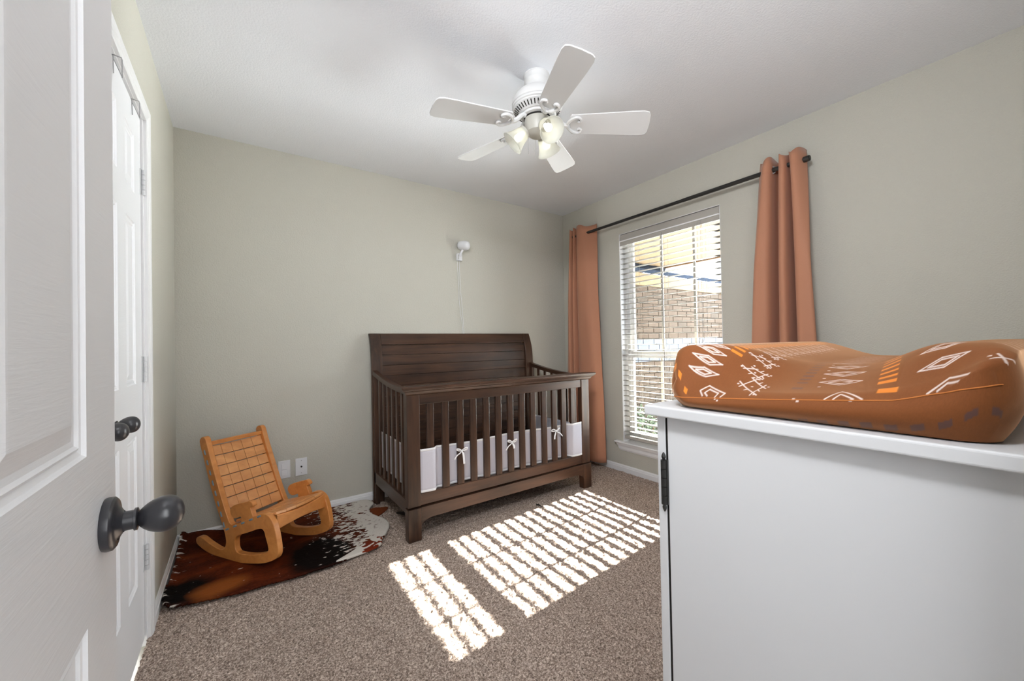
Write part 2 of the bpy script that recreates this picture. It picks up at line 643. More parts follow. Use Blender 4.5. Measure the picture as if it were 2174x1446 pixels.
DX = -0.135
d1 = panel_door('door_1', DX, DX - 0.035, -0.035, 0.723, 0.012, 2.03, [(0.20, 0.83), (1.012, 1.62), (1.72, 1.93)], 0.116, 0.10)
k1 = egg_knob(d1, DX, 0.674, 0.915)
kb = MB()
kb.tube([(DX + 0.0112, 0.668, 0.899), (DX + 0.0128, 0.668, 0.899)], 0.0032, 10)
kb.build('keyhole', MT['dark'], k1)
egg_knob(d1, DX - 0.035, 0.674, 0.915, -1)

XD = XL - 0.006
LY0, LY1 = 1.467, 2.088
rows6 = [(0.265, 0.815), (1.005, 1.597), (1.708, 1.925)]
d2 = panel_door('door_2', XD, XD - 0.035, LY0, LY1, 0.012, 2.035, rows6, 0.112, 0.11)
d3 = panel_door('door_3', XD, XD - 0.035, 0.805, LY0 - 0.004, 0.012, 2.035, rows6, 0.112, 0.11)
egg_knob(d2, XD, LY0 + 0.070, 0.917, 1, 1.05)
egg_knob(d3, XD, LY0 - 0.070, 0.920, 1, 1.05)
for hz in (1.79, 1.055, 0.322):
    hb = MB()
    hb.box((XD, LY1 - 0.014, hz - 0.05), (XD + 0.0025, LY1, hz + 0.05))
    hb.box((XD, LY1 + 0.007, hz - 0.05), (XD + 0.0085, LY1 + 0.016, hz + 0.05))
    hg = hb.build('hinge', MT['hinge'], d2)
    for i in range(5):
        z = hz - 0.05 + i * 0.02
        MB().tube([(XD + 0.008, LY1 + 0.003, z + 0.0007), (XD + 0.008, LY1 + 0.003, z + 0.0193)], 0.0062, 12).build('knuckle', MT['hinge'], hg, smooth=True)
# closet casing and jamb
def casing(name, y0, y1, zt, wd, x):
    prof = [(0, 0), (0.011, 0), (0.013, 0.006), (0.013, 0.02), (0.016, 0.028), (0.017, 0.05), (0.014, wd - 0.003), (0, wd)]
    b = MB()
    for side in (0, 1):
        vs = []
        for z in (0, 1):
            for (p, q) in prof:
                y = (y0 - q) if side == 0 else (y1 + q)
                vs.append((x + p, y, -0.015 if z == 0 else zt + q))
        n = len(prof)
        b.add(vs, [(i, (i + 1) % n, n + (i + 1) % n, n + i) for i in range(n)])
    vs = []
    for side in (0, 1):
        for (p, q) in prof:
            vs.append((x + p, (y0 - q) if side == 0 else (y1 + q), zt + q))
    n = len(prof)
    b.add(vs, [(i, (i + 1) % n, n + (i + 1) % n, n + i) for i in range(n)])
    b.box((x - 0.11, y0 - 0.002, -0.02), (x + 0.001, y0 + 0.004, zt))
    b.box((x - 0.11, y1 - 0.0115, -0.02), (x + 0.001, y1 + 0.002, zt))
    b.box((x - 0.11, y0, zt - 0.004), (x + 0.001, y1, zt + 0.002))
    return struct(b.build(name, MT['white']))
casing('trim_1', CY0, CY1 + 0.008, CZ, 0.062, XL)

# wire hooks hanging over the closet door
for i, (hy, lab) in enumerate(((1.675, 'thin wire hook over the closet door top, the one beside the open white door'),
                               (1.935, 'thin wire hook over the closet door top, the one nearer the hinges'))):
    hk = thing('over_door_hook', lab, 'hook', (XD, hy, 2.04), 'wire hooks over the closet door')
    hb = MB()
    x0, x1 = XD + 0.003, XD + 0.021
    hb.tube([(XD - 0.034, hy, 2.0385), (x0, hy, 2.0385), (x1, hy, 2.037), (x1 + 0.0015, hy, 2.030), (x1 + 0.0015, hy, 1.975)], 0.0016, 6)
    hb.build('outer_wire', MT['steel'], hk, smooth=True)
    MB().tube([(x0 - 0.001, hy, 2.036), (x0, hy, 1.982)], 0.0014, 6).build('inner_wire', MT['steel'], hk, smooth=True)
    MB().tube([(x0, hy, 2.026), (x1 + 0.001, hy, 1.978)], 0.001, 6).build('brace', MT['steel'], hk, smooth=True)

# ---------------------------------------------------------------- window
win = MB()
GX = 2.862
fy0, fy1, fz0, fz1 = WY0 + 0.002, WY1 - 0.002, WZ0 + 0.02, WZ1 - 0.002
fw = 0.035
win.box((GX - 0.03, fy0, fz0), (GX + 0.03, fy0 + fw, fz1)).box((GX - 0.03, fy1 - fw, fz0), (GX + 0.03, fy1, fz1))
win.box((GX - 0.03, fy0 + fw, fz1 - fw), (GX + 0.03, fy1 - fw, fz1)).box((GX - 0.03, fy0 + fw, fz0), (GX + 0.03, fy1 - fw, fz0 + fw))
w1 = struct(win.build('window_1', MT['vinyl'], bevel=0.003))
# white returns lining the opening
rb = MB()
rb.box((XR + 0.001, WY1 - 0.004, WZ0), (GX - 0.03, WY1 + 0.001, WZ1)).box((XR + 0.001, WY0 - 0.001, WZ0), (GX - 0.03, WY0 + 0.004, WZ1))
rb.box((XR + 0.001, WY0, WZ1 - 0.004), (GX - 0.03, WY1, WZ1 + 0.001))
rb.build('window_return', MT['white'], w1)
MUN = (1.664, 1.947)
def sash(z0, z1, x, railb, railt):
    b = MB()
    y0, y1 = fy0 + fw, fy1 - fw
    s = 0.022
    b.box((x - 0.012, y0, z0), (x + 0.012, y0 + s, z1)).box((x - 0.012, y1 - s, z0), (x + 0.012, y1, z1))
    b.box((x - 0.012, y0 + s, z0), (x + 0.012, y1 - s, z0 + railb)).box((x - 0.012, y0 + s, z1 - railt), (x + 0.012, y1 - s, z1))
    sh = b.build('sash', MT['vinyl'], w1, bevel=0.002)
    zs = [z0 + railb, (z0 + railb + z1 - railt) / 2, z1 - railt]
    ys = [y0 + s] + list(MUN) + [y1 - s]
    for m in MUN:
        MB().box((x - 0.006, m - 0.009, zs[0]), (x + 0.006, m + 0.009, zs[2])).build('muntin', MT['muntin'], sh)
    for i in range(3):
        MB().box((x - 0.002, ys[i], zs[0]), (x + 0.002, ys[i + 1], zs[2])).build('pane', MT['glass'], sh)
sash(1.01, fz1 - fw, GX + 0.012, 0.03, 0.03)
sash(fz0 + fw, 1.045, GX - 0.014, 0.05, 0.055)
# sill and apron
sb = MB()
prof = [(0.13, 0.0), (0.0, 0.0), (-0.03, -0.001), (-0.033, -0.008), (-0.031, -0.016), (0.13, -0.016)]
def fsill(p, q, t):
    y = (WY0 - 0.075) if t == 0 else (WY1 + 0.075)
    if p > 0.001:
        y = WY0 - 0.0 if t == 0 else WY1 + 0.0
    return (XR + p, y, 0.262 + q)
sb.prism(prof, fsill, 0, 1)
ap = [(0.0, -0.016), (-0.024, -0.016), (-0.021, -0.03), (-0.014, -0.045), (-0.013, -0.066), (-0.006, -0.082), (0.0, -0.082)]
def fap(p, q, t):
    k = (-q - 0.016) / 0.066
    y = (WY0 - 0.062 + 0.03 * k) if t == 0 else (WY1 + 0.062 - 0.03 * k)
    return (XR + p, y, 0.262 + q)
sb.prism(ap, fap, 0, 1)
struct(sb.build('trim_2', MT['white']))

# blind
BX = 2.781
bl = thing('window_blind', 'white horizontal slat blind lowered and open across the window', 'blind', (BX, (WY0 + WY1) / 2, 2.02))
by0, by1 = WY0 + 0.008, WY1 - 0.008
MB().box((BX - 0.026, by0, 2.012), (BX + 0.022, by1, 2.063)).build('headrail', MT['slat'], bl, bevel=0.0015)
MB().box((BX - 0.033, by0 - 0.002, 2.002), (BX - 0.018, by1 + 0.002, 2.012)).build('valance_lip', MT['vinyl'], bl, bevel=0.001)
MB().box((BX - 0.028, by0 - 0.001, 1.968), (BX - 0.023, by1 + 0.001, 2.002)).build('valance', MT['slat'], bl, bevel=0.001)
PITCH_S = 0.0443
zt = 1.9445
nsl = 37
sm = None
SW = 0.0235
for i in range(nsl):
    z = zt - i * PITCH_S
    if z < 0.335: break
    if sm is None:
        P = []
        for yy in (by0, by1):
            row = []
            for k in range(7):
                a = -1 + 2 * k / 6
                row.append((BX + SW * a, yy, z + 0.0022 * (1 - a * a)))
            P.append(row)
        sm = MB().grid(P).build('slat', MT['slat'], bl, smooth=True, solid=0.0024, angle=80)
        z_first = z
    else:
        copy_ob(sm, bl, (0, 0, z - z_first))
MB().box((BX - 0.02, by0, 0.288), (BX + 0.02, by1, 0.316)).build('bottom_rail', MT['slat'], bl, bevel=0.004)
for y in (2.115, 1.843, 1.535):
    for dx in (-SW - 0.0012, SW + 0.0012):
        MB().tube([(BX + dx, y, 2.0), (BX + dx, y, 0.3)], 0.0009, 5).build('ladder_cord', MT['slat'], bl)
for y, z1 in ((1.566, 1.13), (1.541, 1.137)):
    c = MB().tube([(BX - 0.03, y, 2.0), (BX - 0.03, y + 0.002, z1)], 0.0012, 6).build('pull_cord', MT['steel'], bl)
    MB().lathe([(0.0, 0.0), (0.005, 0.002), (0.006, 0.022), (0.003, 0.028), (0.0, 0.029)], Matrix.Translation((BX - 0.03, y + 0.002, z1 - 0.027)), 10).build('tassel', MT['plastic'], c, smooth=True)
MB().tube([(BX - 0.03, 1.862, 1.99), (BX - 0.031, 1.858, 0.9)], 0.0028, 6).build('tilt_wand', MT['steel'], bl, smooth=True)

# ---------------------------------------------------------------- outside
struct(MB().box((XR + WT, -12, -0.3), (40, 30, -0.12)).build('ground', MT['concrete']))
eave = MB().box((XR + WT, -4.0, 2.075), (4.47, 9.0, 2.25)).build('roof_eave', MT['tan'])
struct(eave)
MB().box((4.46, -4.0, 2.062), (4.50, 9.0, 2.27)).build('fascia', MT['fascia'], eave)
WYW = 2.96
wx = struct(MB().box((XR + WT, WYW, -0.12), (9.0, WYW + 0.2, 1.80)).build('wall_exterior', MT['mortar']))
MB().box((XR + WT, WYW - 0.03, 1.80), (9.0, WYW + 0.2, 1.945)).build('frieze_board', MT['tan'], wx)
bw, bh, bg_ = 0.194, 0.060, 0.010
bm0 = MB().box((0, -0.012, 0), (bw, 0.01, bh)).mesh('brick')
bm0.materials.append(MT['brick'])
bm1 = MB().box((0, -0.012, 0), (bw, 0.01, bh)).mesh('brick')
bm1.materials.append(MT['brickhaze'])
cnt = 0
for r in range(40):
    z = 1.80 - 0.008 - bh - r * (bh + bg_)
    if z < 0.16: break
    xa = 3.45 + (0.102 if r % 2 else 0)
    xb_ = 6.05 if z > 0.85 else 4.75
    while xa < xb_ and cnt < 296:
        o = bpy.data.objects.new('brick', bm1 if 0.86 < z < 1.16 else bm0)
        COL.objects.link(o)
        o.parent = wx
        o.location = (xa, WYW + random.uniform(-0.002, 0.002), z)
        xa += bw + bg_
        cnt += 1
# neighbouring hip roof above the brick wing
rf = MB()
def rz(y): return 1.95 + 1.0 * (y - 2.93)
pts = [(3.2, 2.93), (9.5, 2.93), (9.5, 3.20), (6.62, 3.38), (6.07, 3.40), (5.42, 3.37), (5.0, 4.2), (3.2, 4.2)]
rf.prism(pts, lambda p, q, t: (p, q, rz(q) + t), 0, 0.05)
struct(rf.build('roof', MT['roof']))
# shrubs in the bed below the brick wall
def leaf_mat():
    t = NT('grey green leaf')
    n = t.noise(t.coord(), 25, 2)
    t.set(t.ramp(n, [(0.3, lin(34, 46, 36)), (0.7, lin(76, 90, 78))]), 0.7, 0, 0.2)
    return t.m
MT['leaf'] = leaf_mat()
lab = ['low grey green shrub outside, against the house corner', 'low grey green shrub outside, the middle of three under the brick wall', 'low grey green shrub outside, the farthest of three along the brick wall']
for i, sx in enumerate((3.55, 4.15, 4.8)):
    sh = thing('shrub', lab[i], 'shrub', (sx, 2.62, -0.12), 'shrubs under the brick wall')
    b = MB()
    for k in range(900):
        a = random.uniform(0, 2 * PI); e = math.acos(random.uniform(0, 1)); rr = 0.30 * random.uniform(0.55, 1) 
        c = Vector((sx + rr * math.sin(e) * math.cos(a), 2.62 + rr * math.sin(e) * math.sin(a) * 0.9, -0.05 + rr * 1.75 * math.cos(e)))
        d = Vector((random.uniform(-1, 1), random.uniform(-1, 1), random.uniform(-0.3, 1))).normalized() * 0.028
        s = d.cross(Vector((random.uniform(-1, 1), random.uniform(-1, 1), random.uniform(-1, 1)))).normalized() * 0.009
        b.add([c - d, c + s, c + d, c - s], [(0, 1, 2, 3)])
    fo = b.build('foliage', MT['leaf'], sh)
    fo['kind'] = 'stuff'
    b = MB()
    for k in range(6):
        a = k * 1.05
        b.tube([(sx, 2.62, -0.13), (sx + 0.08 * math.cos(a), 2.62 + 0.08 * math.sin(a), 0.1), (sx + 0.16 * math.cos(a), 2.62 + 0.16 * math.sin(a), 0.28)], [0.008, 0.006, 0.003], 5)
    b.build('stems', MT['fascia'], sh)

# ---------------------------------------------------------------- curtains and rod
RX = 2.668
ROD_Z = 2.151
rod = thing('curtain_rod', 'thin black metal curtain rod above the window', 'curtain rod', (RX, 1.75, ROD_Z))
MB().tube([(RX, 2.745, ROD_Z), (RX, 1.60, ROD_Z)], 0.0122, 16).build('rod', MT['black'], rod, smooth=True)
MB().tube([(RX, 1.62, ROD_Z), (RX, 0.885, ROD_Z)], 0.0135, 16).build('outer_tube', MT['black'], rod, smooth=True)
for y, s in ((0.885, -1), (2.745, 1)):
    Mx = Matrix.Translation((RX, y, ROD_Z)) @ Matrix.Rotation(-PI / 2 * s, 4, 'X')
    MB().lathe([(0.0, -0.002), (0.011, -0.002), (0.011, 0.008), (0.0165, 0.010), (0.0165, 0.038), (0.013, 0.042), (0.0, 0.042)], Mx, 20).build('finial', MT['black'], rod, smooth=True)
for y in (0.965, 2.66):
    MB().box((RX - 0.004, y - 0.005, ROD_Z - 0.022), (XR, y + 0.005, ROD_Z - 0.012)).box((XR - 0.004, y - 0.012, ROD_Z - 0.05), (XR, y + 0.012, ROD_Z + 0.02)).box((RX - 0.006, y - 0.005, ROD_Z - 0.022), (RX + 0.006, y + 0.005, ROD_Z - 0.0125)).build('bracket', MT['black'], rod)

def curtain(label, top, bot, ztop, zbot, grommets, ampl_top):
    """top/bot: plan polylines (y, x offset from the rod) in order"""
    root = thing('curtain', label, 'curtain', (RX, top[0][0], zbot), 'terracotta curtains on the rod')
    n = 6
    T = crom(top, n, False)
    B = crom(bot, n, False)
    P = []
    rows = 48
    L = len(T)
    for i in range(rows + 1):
        t = i / rows
        z = ztop + (zbot - ztop) * t
        s = t ** 0.8
        sx = min(1.0, t / 0.3)
        row = []
        for j in range(L):
            y = T[j][0] * (1 - s) + B[j][0] * s
            x = T[j][1] * (1 - sx) + B[j][1] * sx
            x += 0.003 * math.sin(7 * z + j * 0.35) * t
            zz = z
            if i == 0:
                zz = z + 0.012 * math.cos(j * 0.37)
            row.append((min(RX + x, XR - 0.016), y, zz))
        P.append(row)
    o = MB().grid(P).build('curtain_cloth', MT['curtain'], root, smooth=True, solid=0.003, angle=180)
    # stitched header seam and hem
    for zz, nm in ((ztop - 0.085, 'header_seam'), (zbot + 0.09, 'hem_seam')):
        t = (zz - ztop) / (zbot - ztop)
        s = t ** 0.8
        sx = min(1.0, t / 0.3)
        MB().tube([(min(RX + T[j][1] * (1 - sx) + B[j][1] * sx + 0.003 * math.sin(7 * zz + j * 0.35) * t, XR - 0.016) - 0.0012, T[j][0] * (1 - s) + B[j][0] * s, zz) for j in range(L)], 0.0012, 5).build(nm, MT['curtain'], root, smooth=True)
    for gy in grommets:
        ring = MB()
        pts = [(RX, gy, ROD_Z)]
        path = []
        for k in range(25):
            a = 2 * PI * k / 24
            path.append((RX - 0.004 + 0.014 * math.cos(a), gy - 0.004 - 0.016 * math.cos(a), ROD_Z + 0.021 * math.sin(a)))
        ring.tube(path, 0.0035, 6, caps=False)
        ring.build('grommet', MT['steel'], root, smooth=True)
    return root

# left curtain: two packed folds then one broad face towards the window
curtain('terracotta curtain hanging in the room corner beside the crib',
        [(2.80, -0.01), (2.772, -0.032), (2.755, 0.03), (2.738, -0.028), (2.715, 0.035), (2.69, -0.03), (2.63, -0.036), (2.583, -0.002), (2.515, 0.060)],
        [(2.885, -0.02), (2.81, -0.050), (2.785, 0.03), (2.755, -0.045), (2.715, 0.035), (2.665, -0.045), (2.56, -0.055), (2.46, -0.040), (2.420, 0.02)],
        2.223, 0.055, (2.583,), 0.03)
# right curtain
curtain('terracotta curtain hanging behind the white dresser',
        [(1.115, 0.035), (1.085, -0.01), (1.062, -0.04), (1.035, -0.02), (1.025, 0.055), (0.998, 0.055), (0.988, -0.03), (0.962, -0.035), (0.952, 0.02), (0.940, -0.02), (0.922, -0.048), (0.895, -0.03), (0.872, 0.035)],
        [(1.23, 0.03), (1.20, -0.055), (1.16, -0.065), (1.085, -0.045), (1.065, 0.062), (1.025, 0.062), (1.012, -0.045), (0.962, -0.05), (0.945, 0.06), (0.915, 0.05), (0.90, -0.05), (0.845, -0.065), (0.785, -0.05), (0.755, 0.04)],
        2.215, 0.05, (0.905, 1.04, 0.975), 0.03)

# ---------------------------------------------------------------- crib
CR = thing('crib', 'dark brown wooden baby crib with a tall sleigh headboard against the back wall', 'crib', (1.52, 2.58, 0))
CX0, CX1, CYF, CYK = 0.787, 2.258, 2.205, 2.915
def hy(z):
    return CYK + (0.058 * max(0.0, (z - 0.93) / 0.296) ** 2.6)
def curved_slab(x0, x1, z0, z1, th, dy=0.0, n=10):
    P0, vs, fs = [], [], []
    zs = [z0 + (z1 - z0) * i / n for i in range(n + 1)]
    for z in zs:
        y = hy(z) + dy
        vs += [(x0, y, z), (x1, y, z), (x1, y + th, z), (x0, y + th, z)]
    for i in range(n):
        for k in range(4):
            fs.append((i * 4 + k, i * 4 + (k + 1) % 4, i * 4 + 4 + (k + 1) % 4, i * 4 + 4 + k))
    fs += [(3, 2, 1, 0), (n * 4, n * 4 + 1, n * 4 + 2, n * 4 + 3)]
    return MB().add(vs, fs)
hl = 0.078
for x0, x1 in ((CX0, CX0 + hl), (CX1 - hl, CX1)):
    curved_slab(x0, x1, 0.0, 1.226, 0.032, -0.004, 24).build('back_post', MT['wz'], CR, smooth=True, bevel=0.003, angle=30)
curved_slab(CX0 + hl, CX1 - hl, 1.142, 1.226, 0.026, 0.0, 8).build('headboard_top_rail', MT['wx'], CR, smooth=True, bevel=0.003, angle=30)
curved_slab(CX0 + hl, CX1 - hl, 1.156, 1.166, 0.012, -0.006, 2).build('bead', MT['wx'], CR)
z = 1.140
while z > 0.20:
    z2 = max(z - 0.0765, 0.16)
    curved_slab(CX0 + hl, CX1 - hl, z2 + 0.0022, z, 0.012, 0.013, 4).build('plank', MT['wx'], CR, smooth=True, bevel=0.0015, angle=30)
    z -= 0.0765
MB().box((CX0 + hl, CYK + 0.024, 0.14), (CX1 - hl, CYK + 0.028, 1.0)).build('headboard_backing', MT['wx'], CR)
# front posts, rails, slats
pw = 0.078
for x0 in (CX0, CX1 - pw):
    MB().box((x0, CYF, 0.192), (x0 + pw, CYF + 0.042, 0.842)).build('front_post', MT['wz'], CR, bevel=0.003)
MB().box((CX0 + pw, CYF + 0.006, 0.782), (CX1 - pw, CYF + 0.036, 0.842)).build('front_top_rail', MT['wx'], CR, bevel=0.003)
MB().box((CX0 + pw, CYF + 0.006, 0.192), (CX1 - pw, CYF + 0.036, 0.260)).build('front_bottom_rail', MT['wx'], CR, bevel=0.003)
cap = [(0.045, 0.842), (-0.002, 0.842), (-0.012, 0.848), (-0.02, 0.862), (-0.03, 0.868), (-0.034, 0.874), (-0.040, 0.878), (-0.042, 0.888), (-0.038, 0.894), (0.045, 0.894)]
def fcap(p, q, t):
    e = 0.0 if p > 0 else -p
    return (CX0 - e if t == 0 else CX1 + e, CYF + p, q)
MB().prism(cap, fcap, 0, 1).build('front_cap_rail', MT['wx'], CR, bevel=0.0015)
SLX = [0.9355, 1.034, 1.135, 1.2295, 1.3265, 1.421, 1.518, 1.616, 1.7125, 1.815, 1.912, 2.004, 2.099]
s0 = None
for i, x in enumerate(SLX):
    if s0 is None:
        s0 = MB().box((x - 0.0225, CYF + 0.011, 0.255), (x + 0.0225, CYF + 0.030, 0.788)).build('slat', MT['wz'], CR, bevel=0.003)
    else:
        copy_ob(s0, CR, (x - SLX[0], 0, 0))
# base: apron with arched ends and legs
def apron():
    L, R = CX0 - 0.003, CX1 + 0.006
    a = [(L, 0.184), (L, 0.0), (L + 0.078, 0.0), (L + 0.078, 0.078)]
    a += [(L + 0.082 + 0.085 * (1 - math.cos(t)), 0.078 + 0.037 * math.sin(t)) for t in np.linspace(0.15, PI / 2, 8)]
    a += [(R - 0.082 - 0.085 * (1 - math.cos(t)), 0.078 + 0.037 * math.sin(t)) for t in np.linspace(PI / 2, 0.15, 8)]
    a += [(R - 0.078, 0.078), (R - 0.078, 0.0), (R, 0.0), (R, 0.184)]
    return a
ap_ = apron()
MB().prism([(CX0 + 0.078, 0.184), (CX0 + 0.078, 0.076)] + ap_[4:20] + [(CX1 - 0.074, 0.076), (CX1 - 0.074, 0.184)], lambda p, q, t: (p, CYF - 0.004 + t, q), 0, 0.03).build('apron', MT['wx'], CR, bevel=0.002)
for x0 in (CX0 - 0.003, CX1 - 0.074):
    MB().box((x0, CYF - 0.006, -0.004), (x0 + 0.080, CYF + 0.05, 0.184)).build('front_leg', MT['wz'], CR, bevel=0.003)
# side panels
def side(xa, xb):
    n = 16
    vs, fs = [], []
    ys = [CYK, CYF + 0.04]
    def zt_(t):
        return 0.878 + 0.078 * (1 - t) ** 1.9
    for i in range(n + 1):
        t = i / n
        y = ys[0] + (ys[1] - ys[0]) * t
        vs += [(xa - 0.004, y, zt_(t) - 0.032), (xb + 0.004, y, zt_(t) - 0.032), (xb + 0.004, y, zt_(t)), (xa - 0.004, y, zt_(t))]
    for i in range(n):
        for k in range(4):
            fs.append((i * 4 + k, i * 4 + (k + 1) % 4, i * 4 + 4 + (k + 1) % 4, i * 4 + 4 + k))
    fs += [(3, 2, 1, 0), (n * 4, n * 4 + 1, n * 4 + 2, n * 4 + 3)]
    MB().add(vs, fs).build('side_top_rail', MT['wy'], CR, smooth=True, bevel=0.003, angle=30)
    MB().box((xa, CYF + 0.042, 0.145), (xb, CYK, 0.228)).build('side_bottom_rail', MT['wy'], CR, bevel=0.003)
    xm = (xa + xb) / 2
    MB().box((xa, CYF + 0.042, 0.228), (xb, CYF + 0.075, 0.850)).build('side_stile', MT['wz'], CR, bevel=0.002)
    MB().box((xa, CYK - 0.03, 0.0), (xb + 0.0, CYK, 0.925)).build('side_stile', MT['wz'], CR, bevel=0.002)
    for k in range(6):
        y = 2.345 + k * 0.092
        t = (y - ys[0]) / (ys[1] - ys[0])
        MB().box((xm - 0.006, y - 0.015, 0.226), (xm + 0.006, y + 0.015, zt_(t) - 0.028)).build('side_slat', MT['wz'], CR, bevel=0.002)
side(CX0 + 0.006, CX0 + 0.036)
side(CX1 - 0.036, CX1 - 0.006)
MB().box((CX0 + 0.04, CYF + 0.05, 0.205), (CX1 - 0.04, CYK - 0.002, 0.222)).build('mattress_support', MT['wx'], CR)

# liner woven round the slats
LN = thing('crib_liner', 'white mesh crib liner tied to the slats inside the crib', 'crib liner', (1.52, 2.5, 0.25))
def liner_path():
    pts = []
    yi, yo = CYF + 0.038, CYF + 0.003
    # left side, back to front, inside the slats
    for y in np.linspace(2.875, 2.30, 18):
        pts.append((CX0 + 0.047 + 0.003 * math.sin(y * 22), y))
    pts += [(CX0 + 0.052, 2.262), (CX0 + 0.062, 2.247)]
    n = 120
    for x in np.linspace(CX0 + 0.085, CX1 - 0.084, n):
        fo = max(0.0, min(1.0, (0.985 - x) / 0.035), min(1.0, (x - 2.055) / 0.025))
        fo = fo * fo * (3 - 2 * fo)
        y = yi + (yo - yi) * fo + 0.0025 * math.sin(x * 65) * (1 - fo)
        pts.append((x, y))
    return pts
def sheet(pts, z0f, z1f, bulge, nz=10):
    P = []
    for k in range(nz + 1):
        t = k / nz
        row = []
        for i, (x, y) in enumerate(pts):
            s = i / (len(pts) - 1)
            z0, z1 = z0f(x, s), z1f(x, s)
            row.append((x, y - bulge * math.sin(PI * t) * math.sin(x * 21 + 1.0), z0 + (z1 - z0) * t))
        P.append(row)
    return P
lp = liner_path()
zb_ = lambda x, s: 0.264 + 0.003 * math.sin(x * 17)
zt2 = lambda x, s: 0.513 + 0.005 * math.sin(x * 9)
MB().grid(sheet(lp, zb_, zt2, 0.0012)).build('front_panel', MT['liner'], LN, smooth=True, solid=0.002, angle=180)
MB().grid(sheet([(p[0], p[1] - 0.0) for p in lp], lambda x, s: zt2(x, s) - 0.013, lambda x, s: zt2(x, s) + 0.001, 0.0, 2)).build('top_binding', MT['ribbon'], LN, smooth=True, solid=0.0036, angle=180)
MB().grid(sheet([(p[0], p[1] - 0.0) for p in lp], lambda x, s: zb_(x, s) - 0.001, lambda x, s: zb_(x, s) + 0.013, 0.0, 2)).build('bottom_binding', MT['ribbon'], LN, smooth=True, solid=0.0036, angle=180)
rp = [(CX1 - 0.047 - 0.003 * math.sin(y * 22), y) for y in np.linspace(2.28, 2.875, 24)]
MB().grid(sheet(rp, lambda x, s: 0.25, lambda x, s: 0.482, 0.0)).build('right_panel', MT['liner'], LN, smooth=True, solid=0.002, angle=180)
bp = [(x, 2.885 + 0.003 * math.sin(x * 14)) for x in np.linspace(CX0 + 0.06, CX1 - 0.06, 40)]
def bow(x, z, sc, flip):
    y = CYF + 0.0075
    b = MB()
    def strip(pts, wdt):
        P = [[], []]
        pts = crom(pts, 5, False)
        for i, p in enumerate(pts):
            a = np.array(pts[max(i - 1, 0)]); c = np.array(pts[min(i + 1, len(pts) - 1)])
            d = c - a
            nrm = np.array((-d[2], 0, d[0])); nrm = nrm / (np.linalg.norm(nrm) + 1e-9)
            wl = wdt * (0.55 + 0.45 * min(1, 3 * i / len(pts)))
            P[0].append(tuple(np.array(p) + nrm * wl)); P[1].append(tuple(np.array(p) - nrm * wl))
        b.grid(P)
    f = flip
    strip([(x, y - 0.004, z), (x + 0.02 * f, y - 0.012, z + 0.014), (x + 0.038 * f, y - 0.008, z + 0.012), (x + 0.036 * f, y - 0.002, z + 0.002), (x + 0.016 * f, y - 0.003, z - 0.002), (x, y - 0.004, z)], 0.0045)
    strip([(x, y - 0.004, z), (x - 0.016 * f, y - 0.012, z + 0.012), (x - 0.032 * f, y - 0.008, z + 0.016), (x - 0.03 * f, y - 0.002, z + 0.007), (x - 0.012 * f, y - 0.003, z), (x, y - 0.004, z)], 0.0042)
    strip([(x, y - 0.006, z), (x + 0.008 * f, y - 0.010, z - 0.02), (x + 0.013 * f, y - 0.008, z - 0.05 * sc), (x + 0.016 * f, y - 0.008, z - 0.085 * sc)], 0.0065)
    strip([(x, y - 0.005, z), (x - 0.014 * f, y - 0.012, z - 0.012), (x - 0.035 * f, y - 0.014, z - 0.022), (x - 0.055 * f, y - 0.016, z - 0.045)], 0.0035)
    b.lathe([(0, -0.006), (0.005, -0.004), (0.006, 0), (0.005, 0.004), (0, 0.006)], Matrix.Translation((x, y - 0.006, z)), 8)
    b.build('ribbon_bow', MT['ribbon'], LN, smooth=True, solid=0.001, angle=180)
bow(1.135, 0.468, 1.0, 1)
bow(1.518, 0.462, 0.55, 1)
bow(1.912, 0.482, 0.7, -1)

